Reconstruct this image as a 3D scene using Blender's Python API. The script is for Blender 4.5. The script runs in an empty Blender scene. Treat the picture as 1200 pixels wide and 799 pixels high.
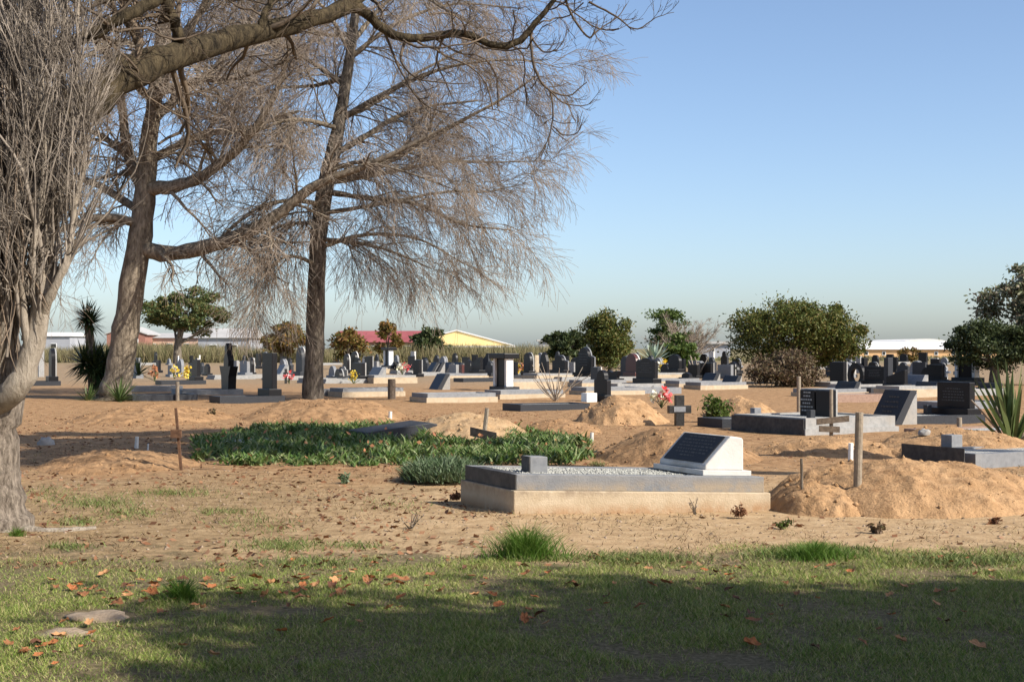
import bpy, math, random
import numpy as np
from mathutils import Vector, noise
random.seed(7)
RNG = np.random.default_rng(11)
scene = bpy.context.scene
COL = scene.collection
R = math.radians

# ------------------------------------------------------------------ camera
F, HOR, EYE = 1700.0, 408.0, 1.6           # focal length and horizon in photo pixels, eye height
cam_d = bpy.data.cameras.new('camera')
cam = bpy.data.objects.new('camera', cam_d); COL.objects.link(cam)
cam_d.sensor_width = 36.0; cam_d.lens = 36.0 * F / 1200.0
cam_d.clip_start = 0.1; cam_d.clip_end = 6000
cam.location = (0, 0, EYE)
cam.rotation_euler = (math.pi / 2 + math.atan((HOR - 399.5) / F), 0, 0)
scene.camera = cam

# ------------------------------------------------------------------ light
SUN_EL = R(37); SUN_DIR = Vector((0.86, -0.51, 0)).normalized()      # horizontal direction towards the sun
w = bpy.data.worlds.new('World'); scene.world = w; w.use_nodes = True
nt = w.node_tree
sky = nt.nodes.new('ShaderNodeTexSky'); sky.sky_type = 'NISHITA'; sky.sun_disc = False
sky.sun_elevation = SUN_EL
sky.sun_rotation = math.atan2(SUN_DIR.x, SUN_DIR.y)
sky.altitude = 0; sky.air_density = 0.74; sky.dust_density = 1.2; sky.ozone_density = 2.0
bg = nt.nodes['Background']; bg.inputs['Strength'].default_value = 0.127
nt.links.new(sky.outputs[0], bg.inputs[0])
sd = bpy.data.lights.new('sun', 'SUN'); sd.energy = 5.0; sd.angle = R(0.53); sd.color = (1.0, 0.93, 0.82)
sun = bpy.data.objects.new('sun', sd); COL.objects.link(sun)
tosun = Vector((SUN_DIR.x * math.cos(SUN_EL), SUN_DIR.y * math.cos(SUN_EL), math.sin(SUN_EL)))
sun.rotation_euler = tosun.to_track_quat('Z', 'Y').to_euler()
sun.location = (20, -12, 25)
vs = scene.view_settings
vs.view_transform = 'Standard'; vs.look = 'None'; vs.gamma = 1; vs.use_curve_mapping = False; vs.exposure = 0.58

# ------------------------------------------------------------------ helpers
def gp(x, y, z=0.0):
    "photo pixel of a point at height z -> world point"
    D = F * (EYE - z) / (y - HOR)
    return Vector(((x - 600) / F * D, D, z))
def px(x, y, D):
    "photo pixel at known distance"
    return Vector(((x - 600) / F * D, D, EYE - (y - HOR) / F * D))

def mesh_np(name, V, Q=None, T=None):
    me = bpy.data.meshes.new(name)
    V = np.asarray(V, np.float32).reshape(-1, 3)
    me.vertices.add(len(V)); me.vertices.foreach_set('co', V.ravel())
    loops = []; starts = []; tot = 0
    if Q is not None and len(Q):
        Q = np.asarray(Q, np.int32); loops.append(Q.ravel()); starts.append(np.arange(len(Q)) * 4); tot = len(Q) * 4
    if T is not None and len(T):
        T = np.asarray(T, np.int32); loops.append(T.ravel()); starts.append(tot + np.arange(len(T)) * 3)
    L = np.concatenate(loops); S = np.concatenate(starts).astype(np.int32)
    me.loops.add(len(L)); me.loops.foreach_set('vertex_index', L)
    me.polygons.add(len(S)); me.polygons.foreach_set('loop_start', S)
    me.update(calc_edges=True)
    return me
def smooth(me):
    me.polygons.foreach_set('use_smooth', np.ones(len(me.polygons), bool)); return me
def link(name, me, mat, parent=None):
    o = bpy.data.objects.new(name, me); COL.objects.link(o)
    if mat is not None and len(me.materials) == 0: me.materials.append(mat)
    if parent is not None: o.parent = parent
    return o
def tag(o, label=None, cat=None, group=None, kind=None):
    if label: o['label'] = label
    if cat: o['category'] = cat
    if group: o['group'] = group
    if kind: o['kind'] = kind
    return o
def empty(name, loc, label, cat, group=None, rz=0.0):
    o = bpy.data.objects.new(name, None); COL.objects.link(o)
    o.empty_display_size = 0.2; o.location = loc; o.rotation_euler = (0, 0, rz)
    return tag(o, label, cat, group)

class MB:
    def __init__(s): s.v = []; s.f = []
    def poly(s, pts, faces):
        b = len(s.v); s.v += [tuple(p) for p in pts]; s.f += [tuple(i + b for i in f) for f in faces]; return s
    def box(s, x0, x1, y0, y1, z0, z1):
        return s.poly([(x0,y0,z0),(x1,y0,z0),(x1,y1,z0),(x0,y1,z0),(x0,y0,z1),(x1,y0,z1),(x1,y1,z1),(x0,y1,z1)],
               [(3,2,1,0),(4,5,6,7),(0,1,5,4),(1,2,6,5),(2,3,7,6),(3,0,4,7)])
    def prism(s, poly, a0, a1, axis='x'):
        "extrude a 2d outline; axis x: outline is (y,z); axis y: outline is (x,z); axis z: (x,y)"
        n = len(poly)
        mk = {'x': lambda p, a: (a, p[0], p[1]), 'y': lambda p, a: (p[0], a, p[1]), 'z': lambda p, a: (p[0], p[1], a)}[axis]
        pts = [mk(p, a0) for p in poly] + [mk(p, a1) for p in poly]
        fs = [tuple(range(n))[::-1], tuple(range(n, 2 * n))] + [(i, (i + 1) % n, n + (i + 1) % n, n + i) for i in range(n)]
        return s.poly(pts, fs)
    def cyl(s, p0, p1, r0, r1, n=10):
        p0 = Vector(p0); p1 = Vector(p1); d = (p1 - p0).normalized()
        a = d.orthogonal().normalized(); b = d.cross(a)
        pts = []
        for p, r in ((p0, r0), (p1, r1)):
            for k in range(n):
                t = 2 * math.pi * k / n; pts.append(p + a * (r * math.cos(t)) + b * (r * math.sin(t)))
        return s.poly(pts, [tuple(range(n))[::-1], tuple(range(n, 2 * n))] + [(k, (k + 1) % n, n + (k + 1) % n, n + k) for k in range(n)])
    def build(s, name, mat, parent=None, bevel=0.0, shade=False):
        me = bpy.data.meshes.new(name); me.from_pydata(s.v, [], s.f)
        import bmesh
        bm = bmesh.new(); bm.from_mesh(me); bmesh.ops.recalc_face_normals(bm, faces=bm.faces)
        bm.to_mesh(me); bm.free()
        if shade: smooth(me)
        o = link(name, me, mat, parent)
        if bevel:
            m = o.modifiers.new('bevel', 'BEVEL'); m.width = bevel; m.segments = 2; m.limit_method = 'ANGLE'
        return o

def norm(A): return A / np.maximum(np.linalg.norm(A, axis=-1, keepdims=True), 1e-9)
def tubes(P, Rd, sides):
    "P (N,K,3) paths, Rd (N,K) radii -> verts, quads"
    N, K, _ = P.shape
    T = norm(np.gradient(P, axis=1))
    ref = np.where(np.abs(T[..., 2:3]) > 0.9, np.array([1.0, 0, 0]), np.array([0, 0, 1.0]))
    ref = np.broadcast_to(ref[:, :1, :] if False else ref, T.shape)
    A = norm(np.cross(T, ref)); B = np.cross(T, A)
    # keep frames from flipping: use first frame projected
    a0 = A[:, 0]
    for k in range(K):
        a = a0 - T[:, k] * np.sum(a0 * T[:, k], -1, keepdims=True)
        a0 = norm(a); A[:, k] = a0; B[:, k] = np.cross(T[:, k], a0)
    th = np.arange(sides) * 2 * np.pi / sides
    V = P[:, :, None, :] + Rd[:, :, None, None] * (np.cos(th)[None, None, :, None] * A[:, :, None, :] + np.sin(th)[None, None, :, None] * B[:, :, None, :])
    V = V.reshape(-1, 3)
    base = (np.arange(N)[:, None, None] * K + np.arange(K - 1)[None, :, None]) * sides
    i = np.arange(sides)[None, None, :]; j = (i + 1) % sides
    Q = np.stack([base + i, base + j, base + sides + j, base + sides + i], -1).reshape(-1, 4)
    return V, Q
def join(parts):
    V = []; Q = []; b = 0
    for v, q in parts:
        V.append(v); Q.append(q + b); b += len(v)
    return np.concatenate(V), np.concatenate(Q)
def ribbons(P, Wd, side):
    "P (N,K,3), Wd (N,K), side (N,3) -> strips"
    N, K, _ = P.shape
    Lf = P - side[:, None, :] * Wd[..., None] / 2; Rt = P + side[:, None, :] * Wd[..., None] / 2
    V = np.stack([Lf, Rt], 2).reshape(-1, 3)
    b = (np.arange(N)[:, None] * K + np.arange(K - 1)[None, :]) * 2
    Q = np.stack([b, b + 1, b + 3, b + 2], -1).reshape(-1, 4)
    return V, Q
def grow(O, D, L, K, droop=0.0, jit=0.15, up=0.0, rng=RNG):
    "paths from origins O with directions D and lengths L"
    N = len(O); P = np.zeros((N, K, 3)); P[:, 0] = O; d = norm(D.copy()); st = (L / (K - 1))[:, None]
    for k in range(1, K):
        d = norm(d + rng.normal(0, jit, (N, 3)) + np.array([0, 0, up - droop]))
        P[:, k] = P[:, k - 1] + d * st
    return P
def blades(N_pts, h, wd, lean, droop=0.25, K=3, rng=RNG):
    "upright blades: base points, heights, widths, lean amount"
    N = len(N_pts); az = rng.uniform(0, 2 * np.pi, N)
    D = np.stack([np.cos(az) * lean, np.sin(az) * lean, np.ones(N)], -1)
    P = np.zeros((N, K, 3)); P[:, 0] = N_pts; d = norm(D); st = (h / (K - 1))[:, None]
    hz = np.stack([np.cos(az), np.sin(az), np.zeros(N)], -1)
    for k in range(1, K):
        P[:, k] = P[:, k - 1] + d * st
        d = norm(d + hz * droop - np.array([0, 0, droop * 0.4]))
    prof = np.linspace(1, 0.08, K) ** 0.7
    sa = rng.uniform(0, 2 * np.pi, N); S = np.stack([np.cos(sa), np.sin(sa), np.zeros(N)], -1)
    return ribbons(P, wd[:, None] * prof[None, :], S)
def spline(pts, n):
    "Catmull-Rom through points (list of Vector/tuple, with radius as 4th) -> n samples"
    A = np.array([list(p) for p in pts], float); m = len(A)
    A = np.vstack([2 * A[0] - A[1], A, 2 * A[-1] - A[-2]])
    out = []
    for t in np.linspace(0, m - 1 - 1e-6, n):
        i = int(t); u = t - i; p0, p1, p2, p3 = A[i:i + 4]
        out.append(0.5 * (2 * p1 + (p2 - p0) * u + (2 * p0 - 5 * p1 + 4 * p2 - p3) * u * u + (3 * p1 - p0 - 3 * p2 + p3) * u ** 3))
    return np.array(out)

# ------------------------------------------------------------------ materials
def new_mat(name):
    m = bpy.data.materials.new(name); m.use_nodes = True
    return m, m.node_tree, m.node_tree.nodes['Principled BSDF']
def N_(nt, t, **kw):
    n = nt.nodes.new(t)
    for k, v in kw.items(): setattr(n, k, v)
    return n
def noise_node(nt, scale, detail=6, rough=0.6, coord='Object'):
    tc = N_(nt, 'ShaderNodeTexCoord'); n = N_(nt, 'ShaderNodeTexNoise')
    n.inputs['Scale'].default_value = scale; n.inputs['Detail'].default_value = detail; n.inputs['Roughness'].default_value = rough
    nt.links.new(tc.outputs[coord], n.inputs['Vector']); return n
def ramp(nt, fac, stops):
    r = N_(nt, 'ShaderNodeValToRGB'); e = r.color_ramp.elements
    while len(e) < len(stops): e.new(0.5)
    for k, (p, c) in enumerate(stops): e[k].position = p; e[k].color = (c[0], c[1], c[2], 1)
    nt.links.new(fac, r.inputs[0]); return r
def surf(name, c1, c2, scale=8, rough=0.8, bump=0.2, bscale=60, spec=0.3, c3=None, s3=1.2, coord='Object'):
    m, nt, b = new_mat(name)
    n = noise_node(nt, scale, coord=coord); r = ramp(nt, n.outputs[0], [(0.35, c1), (0.65, c2)])
    out = r.outputs[0]
    if c3 is not None:
        n3 = noise_node(nt, s3, 8, 0.7, coord); r3 = ramp(nt, n3.outputs[0], [(0.5, (0, 0, 0)), (0.7, (1, 1, 1))])
        mx = N_(nt, 'ShaderNodeMixRGB'); nt.links.new(r3.outputs[0], mx.inputs[0]); nt.links.new(out, mx.inputs[1]); mx.inputs[2].default_value = (*c3, 1); out = mx.outputs[0]
    nt.links.new(out, b.inputs['Base Color'])
    b.inputs['Roughness'].default_value = rough; b.inputs['Specular IOR Level'].default_value = spec
    if bump:
        n2 = noise_node(nt, bscale, 5, 0.65, coord); bp = N_(nt, 'ShaderNodeBump'); bp.inputs['Strength'].default_value = bump; bp.inputs['Distance'].default_value = 0.03
        nt.links.new(n2.outputs[0], bp.inputs['Height']); nt.links.new(bp.outputs[0], b.inputs['Normal'])
    return m
def leafmat(name, cols, trans=0.25, rough=0.55):
    "colour varies from leaf to leaf"
    m, nt, b = new_mat(name)
    g = N_(nt, 'ShaderNodeNewGeometry')
    r = ramp(nt, g.outputs['Random Per Island'], [(k / max(1, len(cols) - 1), c) for k, c in enumerate(cols)])
    nt.links.new(r.outputs[0], b.inputs['Base Color']); b.inputs['Roughness'].default_value = rough
    b.inputs['Specular IOR Level'].default_value = 0.25
    if trans:
        t = N_(nt, 'ShaderNodeBsdfTranslucent'); nt.links.new(r.outputs[0], t.inputs[0])
        mx = N_(nt, 'ShaderNodeMixShader'); mx.inputs[0].default_value = trans
        nt.links.new(b.outputs[0], mx.inputs[1]); nt.links.new(t.outputs[0], mx.inputs[2])
        nt.links.new(mx.outputs[0], nt.nodes['Material Output'].inputs[0])
    return m
M = {}
M['black'] = surf('black_granite', (0.007, 0.007, 0.008), (0.016, 0.016, 0.019), 120, 0.38, 0, spec=0.16)
M['dark'] = surf('dark_grey_granite', (0.022, 0.024, 0.029), (0.05, 0.053, 0.06), 90, 0.45, 0.05, 80, spec=0.18)
M['grey'] = surf('grey_granite', (0.17, 0.177, 0.19), (0.22, 0.228, 0.24), 14, 0.6, 0.12, 50, c3=(0.26, 0.258, 0.255), s3=2.2)
M['lgrey'] = surf('pale_concrete', (0.24, 0.24, 0.235), (0.33, 0.325, 0.315), 12, 0.85, 0.15, 70, c3=(0.3, 0.27, 0.23), s3=1.5)
M['cream'] = surf('cream_plaster', (0.42, 0.335, 0.23), (0.5, 0.41, 0.295), 5, 0.9, 0.35, 40, c3=(0.33, 0.245, 0.165), s3=2.6)
M['white'] = surf('white_marble', (0.53, 0.51, 0.48), (0.6, 0.59, 0.56), 5, 0.65, 0.15, 40, c3=(0.4, 0.36, 0.31), s3=2)
M['brownstone'] = surf('brown_stone', (0.22, 0.14, 0.1), (0.3, 0.2, 0.15), 20, 0.6, 0.1, 60)
M['chips'] = surf('stone_chips', (0.3, 0.3, 0.28), (0.55, 0.54, 0.5), 45, 0.8, 0.9, 90)
M['maroon'] = surf('maroon_granite', (0.07, 0.025, 0.022), (0.12, 0.045, 0.04), 60, 0.35, 0)
M['letter'] = surf('pale_lettering', (0.3, 0.29, 0.28), (0.38, 0.37, 0.35), 20, 0.6, 0)
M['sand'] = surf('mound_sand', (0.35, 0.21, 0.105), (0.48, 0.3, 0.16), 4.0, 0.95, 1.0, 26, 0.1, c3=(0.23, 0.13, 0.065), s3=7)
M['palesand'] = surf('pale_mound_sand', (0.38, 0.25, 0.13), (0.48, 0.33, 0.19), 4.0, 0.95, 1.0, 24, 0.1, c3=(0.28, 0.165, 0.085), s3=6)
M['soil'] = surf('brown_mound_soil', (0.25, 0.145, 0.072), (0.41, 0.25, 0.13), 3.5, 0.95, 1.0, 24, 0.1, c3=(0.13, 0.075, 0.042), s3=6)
M['rock'] = surf('sandy_rock', (0.26, 0.195, 0.135), (0.36, 0.28, 0.2), 7, 0.9, 0.5, 30, c3=(0.18, 0.13, 0.09), s3=5)
M['whiterock'] = surf('white_rock', (0.7, 0.66, 0.6), (0.8, 0.77, 0.72), 9, 0.85, 0.4, 30)
M['wood'] = surf('weathered_wood', (0.09, 0.068, 0.05), (0.17, 0.13, 0.095), 25, 0.85, 0.3, 60)
M['redwood'] = surf('brown_painted_wood', (0.085, 0.045, 0.026), (0.15, 0.08, 0.046), 25, 0.8, 0.2, 60)
M['postwood'] = surf('grey_post_wood', (0.2, 0.165, 0.125), (0.3, 0.25, 0.19), 20, 0.85, 0.3, 60)
M['blackpaint'] = surf('black_paint', (0.012, 0.011, 0.01), (0.03, 0.028, 0.026), 20, 0.5, 0.1, 60)
M['whitepaint'] = surf('white_paint', (0.72, 0.72, 0.7), (0.8, 0.8, 0.78), 10, 0.55, 0)
def bark(name, a, bb, scale=7):
    m, nt, b = new_mat(name)
    tc = N_(nt, 'ShaderNodeTexCoord'); mp = N_(nt, 'ShaderNodeMapping'); mp.inputs['Scale'].default_value = (1, 1, 0.3)
    nt.links.new(tc.outputs['Object'], mp.inputs[0])
    n = N_(nt, 'ShaderNodeTexNoise'); n.inputs['Scale'].default_value = scale; n.inputs['Detail'].default_value = 9; n.inputs['Roughness'].default_value = 0.72
    nt.links.new(mp.outputs[0], n.inputs['Vector'])
    r = ramp(nt, n.outputs[0], [(0.36, a), (0.62, bb)]); nt.links.new(r.outputs[0], b.inputs['Base Color'])
    bp = N_(nt, 'ShaderNodeBump'); bp.inputs['Strength'].default_value = 1.0; bp.inputs['Distance'].default_value = 0.06
    nt.links.new(n.outputs[0], bp.inputs['Height']); nt.links.new(bp.outputs[0], b.inputs['Normal'])
    b.inputs['Roughness'].default_value = 0.9; b.inputs['Specular IOR Level'].default_value = 0.15
    return m
M['bark_near'] = bark('flaky_grey_bark', (0.085, 0.066, 0.05), (0.36, 0.3, 0.24), 26)
M['bark_pale'] = bark('smooth_pale_bark', (0.26, 0.215, 0.165), (0.42, 0.36, 0.29), 12)
M['bark_limb'] = bark('shade_dark_limb_bark', (0.02, 0.016, 0.011), (0.11, 0.085, 0.05), 16)  # dark mottled bark, darkened further to stand for shade on the limb
M['bark_brown'] = bark('brown_bark', (0.08, 0.063, 0.045), (0.29, 0.24, 0.18), 9)
M['bark_far'] = bark('grey_brown_bark', (0.05, 0.042, 0.033), (0.22, 0.185, 0.145), 9)
M['twig'] = surf('grey_twig', (0.18, 0.142, 0.108), (0.34, 0.28, 0.222), 0.9, 0.9, 0)
M['twig_dark'] = surf('dark_twig', (0.06, 0.045, 0.032), (0.15, 0.11, 0.075), 1.5, 0.85, 0)
M['twig_shoot'] = surf('pale_shoot', (0.14, 0.115, 0.092), (0.34, 0.29, 0.24), 2.6, 0.85, 0)
M['strand'] = surf('brown_strand', (0.1, 0.072, 0.05), (0.24, 0.18, 0.13), 3, 0.9, 0)
M['grass'] = leafmat('lawn_grass', [(0.08, 0.14, 0.018), (0.16, 0.24, 0.035), (0.23, 0.29, 0.06), (0.33, 0.33, 0.11), (0.46, 0.38, 0.2)], 0.15)
M['weed'] = leafmat('weed_leaf', [(0.06, 0.1, 0.02), (0.11, 0.16, 0.035), (0.17, 0.2, 0.06), (0.26, 0.25, 0.11)], 0.15)
M['tuft'] = leafmat('tuft_grass', [(0.06, 0.14, 0.015), (0.1, 0.19, 0.025), (0.16, 0.23, 0.05)], 0.35)
M['cover'] = leafmat('ground_cover_leaf', [(0.035, 0.075, 0.016), (0.065, 0.125, 0.026), (0.105, 0.17, 0.04), (0.16, 0.21, 0.07), (0.26, 0.28, 0.14)], 0.2, 0.45)
M['greyleaf'] = leafmat('grey_green_leaf', [(0.06, 0.105, 0.045), (0.1, 0.15, 0.07), (0.17, 0.21, 0.13)], 0.15, 0.5)
M['dryleaf'] = leafmat('dry_leaf', [(0.09, 0.04, 0.02), (0.17, 0.075, 0.035), (0.25, 0.12, 0.06), (0.32, 0.19, 0.11)], 0.15, 0.7)
M['reed'] = leafmat('reed_stem', [(0.13, 0.12, 0.05), (0.2, 0.17, 0.09), (0.28, 0.23, 0.13), (0.12, 0.14, 0.05)], 0.2, 0.8)
M['yucca'] = leafmat('yucca_leaf', [(0.02, 0.04, 0.015), (0.035, 0.06, 0.02), (0.07, 0.09, 0.04)], 0.1, 0.4)
M['strap'] = leafmat('strap_leaf', [(0.04, 0.07, 0.02), (0.08, 0.12, 0.038), (0.14, 0.17, 0.07)], 0.2, 0.45)
M['agave'] = leafmat('agave_leaf', [(0.27, 0.33, 0.24), (0.35, 0.42, 0.32)], 0.1, 0.5)
M['leaf_dark'] = leafmat('dark_foliage', [(0.03, 0.045, 0.016), (0.05, 0.07, 0.025), (0.08, 0.095, 0.035)], 0.2)
M['leaf_mid'] = leafmat('olive_foliage', [(0.045, 0.065, 0.014), (0.085, 0.11, 0.024), (0.13, 0.14, 0.034), (0.17, 0.125, 0.04)], 0.25)
M['leaf_green'] = leafmat('green_foliage', [(0.04, 0.075, 0.015), (0.08, 0.125, 0.025), (0.12, 0.15, 0.04)], 0.25)
M['leaf_pine'] = leafmat('pine_foliage', [(0.045, 0.075, 0.025), (0.08, 0.11, 0.035), (0.12, 0.135, 0.045), (0.16, 0.11, 0.04)], 0.2)
M['leaf_autumn'] = leafmat('autumn_foliage', [(0.07, 0.08, 0.02), (0.16, 0.13, 0.03), (0.24, 0.14, 0.04), (0.12, 0.06, 0.025)], 0.3)
M['leaf_grey'] = leafmat('grey_foliage', [(0.09, 0.11, 0.055), (0.15, 0.17, 0.09), (0.22, 0.22, 0.14), (0.24, 0.17, 0.12)], 0.2)
M['leaf_brown'] = leafmat('brown_shrub', [(0.09, 0.06, 0.04), (0.15, 0.1, 0.06), (0.12, 0.11, 0.05)], 0.2)
M['petal_red'] = leafmat('red_petal', [(0.6, 0.03, 0.03), (0.7, 0.1, 0.1), (0.75, 0.6, 0.6)], 0.2)
M['petal_yellow'] = leafmat('yellow_petal', [(0.75, 0.5, 0.03), (0.8, 0.65, 0.12)], 0.2)
M['petal_orange'] = leafmat('faded_orange_petal', [(0.4, 0.16, 0.08), (0.5, 0.25, 0.12)], 0.2)
M['petal_white'] = leafmat('white_petal', [(0.75, 0.72, 0.66), (0.8, 0.78, 0.5)], 0.2)
M['brick'] = surf('red_brick_wall', (0.26, 0.12, 0.09), (0.33, 0.17, 0.13), 3, 0.9, 0.1)
M['peach'] = surf('peach_wall', (0.55, 0.36, 0.27), (0.6, 0.41, 0.31), 1, 0.9, 0)
M['redroof'] = surf('red_roof_sheet', (0.27, 0.07, 0.07), (0.33, 0.095, 0.095), 0.3, 0.6, 0)
M['yellowwall'] = surf('yellow_wall', (0.72, 0.54, 0.22), (0.78, 0.6, 0.28), 0.3, 0.8, 0)
M['greyroof'] = surf('grey_roof', (0.36, 0.35, 0.34), (0.44, 0.43, 0.41), 0.3, 0.7, 0)
M['whiteroof'] = surf('white_roof_sheet', (0.66, 0.64, 0.6), (0.74, 0.72, 0.69), 0.3, 0.6, 0)
M['orangewall'] = surf('orange_wall', (0.6, 0.36, 0.17), (0.68, 0.43, 0.23), 0.3, 0.85, 0)
M['greywall'] = surf('grey_wall', (0.3, 0.31, 0.34), (0.36, 0.37, 0.4), 0.3, 0.85, 0)
M['pane'] = surf('dark_glass', (0.02, 0.022, 0.025), (0.03, 0.032, 0.035), 1, 0.1, 0, spec=0.6)
M['glassjar'] = surf('cloudy_jar', (0.5, 0.5, 0.47), (0.62, 0.62, 0.6), 20, 0.25, 0)

# ------------------------------------------------------------------ ground
def hgt(x, y):
    return 0.05 * noise.noise(Vector((x * 0.22, y * 0.22, 3.1))) + 0.02 * noise.noise(Vector((x * 0.9, y * 0.9, 7.7)))
def axis_samples(a, b, step, far, g):
    c = list(np.arange(a, b + 1e-6, step)); s = step; up = []; x = b
    while x < far: s *= g; x += s; up.append(x)
    return c, up
ys, up = axis_samples(5, 40, 0.16, 3000, 1.06); s = 0.16; dn = []; y = 5
while y > -400: s *= 1.25; y -= s; dn.append(y)
ys = dn[::-1] + ys + up
xs, up = axis_samples(-13, 13, 0.2, 2500, 1.1)
xs = [-v for v in up[::-1]] + xs + up
XX, YY = np.meshgrid(xs, ys)
ZZ = np.array([hgt(x, y) if abs(x) < 150 and -50 < y < 300 else 0.0 for x, y in zip(XX.ravel(), YY.ravel())])
V = np.stack([XX.ravel(), YY.ravel(), ZZ], -1)
nx, ny = len(xs), len(ys)
b = (np.arange(ny - 1)[:, None] * nx + np.arange(nx - 1)[None, :])
Q = np.stack([b, b + 1, b + nx + 1, b + nx], -1).reshape(-1, 4)
m, nt, bs = new_mat('cemetery_ground')
tc = N_(nt, 'ShaderNodeTexCoord'); sep = N_(nt, 'ShaderNodeSeparateXYZ'); nt.links.new(tc.outputs['Object'], sep.inputs[0])
def mathn(op, a, b=None, c=None):
    n = N_(nt, 'ShaderNodeMath', operation=op)
    for i, v in enumerate((a, b, c)):
        if v is None: continue
        if isinstance(v, (int, float)): n.inputs[i].default_value = v
        else: nt.links.new(v, n.inputs[i])
    return n.outputs[0]
def mixc(fac, a, b):
    n = N_(nt, 'ShaderNodeMixRGB'); nt.links.new(fac, n.inputs[0])
    for i, v in ((1, a), (2, b)):
        if isinstance(v, tuple): n.inputs[i].default_value = (*v, 1)
        else: nt.links.new(v, n.inputs[i])
    return n.outputs[0]
def sstep(v, a, b):
    n = N_(nt, 'ShaderNodeMapRange', interpolation_type='SMOOTHSTEP'); nt.links.new(v, n.inputs[0]); n.inputs[1].default_value = a; n.inputs[2].default_value = b
    return n.outputs[0]
nA = noise_node(nt, 0.7, 7, 0.6); nB = noise_node(nt, 5.0, 8, 0.7); nC = noise_node(nt, 30, 6, 0.7); nD = noise_node(nt, 0.25, 4, 0.5)
sandc = ramp(nt, nB.outputs[0], [(0.3, (0.28, 0.183, 0.096)), (0.5, (0.43, 0.297, 0.167)), (0.72, (0.53, 0.39, 0.238))])
brownc = ramp(nt, nB.outputs[0], [(0.3, (0.125, 0.083, 0.042)), (0.5, (0.265, 0.182, 0.096)), (0.72, (0.44, 0.317, 0.18))])
orangec = ramp(nt, nB.outputs[0], [(0.3, (0.14, 0.08, 0.04)), (0.5, (0.32, 0.19, 0.096)), (0.72, (0.47, 0.305, 0.165))])
lawnc = ramp(nt, nC.outputs[0], [(0.3, (0.07, 0.058, 0.03)), (0.52, (0.17, 0.135, 0.075)), (0.72, (0.31, 0.235, 0.15))])
# brown leaf-littered earth on the left and further off, pale sand in the middle
lft = sstep(mathn('ADD', sep.outputs[0], mathn('MULTIPLY', nA.outputs[0], 5.0)), 2.4, -0.2)
col = mixc(mathn('MULTIPLY', lft, 0.85), sandc.outputs[0], brownc.outputs[0])
far = sstep(mathn('ADD', sep.outputs[1], mathn('MULTIPLY', nA.outputs[0], 8.0)), 19.5, 24)
col = mixc(far, col, orangec.outputs[0])
farther = sstep(sep.outputs[1], 50, 75)
col = mixc(mathn('MULTIPLY', farther, 0.8), col, (0.26, 0.195, 0.125))
dist = sstep(sep.outputs[1], 120, 200)
col = mixc(dist, col, (0.2, 0.17, 0.09))
edge = mathn('ADD', sep.outputs[1], mathn('MULTIPLY', mathn('SUBTRACT', nA.outputs[0], 0.5), 4.0))
edge = mathn('ADD', edge, mathn('MULTIPLY', mathn('SUBTRACT', nB.outputs[0], 0.5), 2.0))
col = mixc(sstep(edge, 11.6, 10.7), col, lawnc.outputs[0])
speck = sstep(nC.outputs[0], 0.68, 0.76)
col = mixc(mathn('MULTIPLY', speck, 0.6), col, (0.16, 0.1, 0.06))
nt.links.new(col, bs.inputs['Base Color']); bs.inputs['Roughness'].default_value = 0.95; bs.inputs['Specular IOR Level'].default_value = 0.1
bp = N_(nt, 'ShaderNodeBump'); bp.inputs['Strength'].default_value = 0.8; bp.inputs['Distance'].default_value = 0.04
hh = mathn('ADD', nB.outputs[0], mathn('MULTIPLY', nC.outputs[0], 0.5)); nt.links.new(hh, bp.inputs['Height']); nt.links.new(bp.outputs[0], bs.inputs['Normal'])
ground = link('ground', smooth(mesh_np('ground', V, Q)), m); tag(ground, kind='structure')

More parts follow.
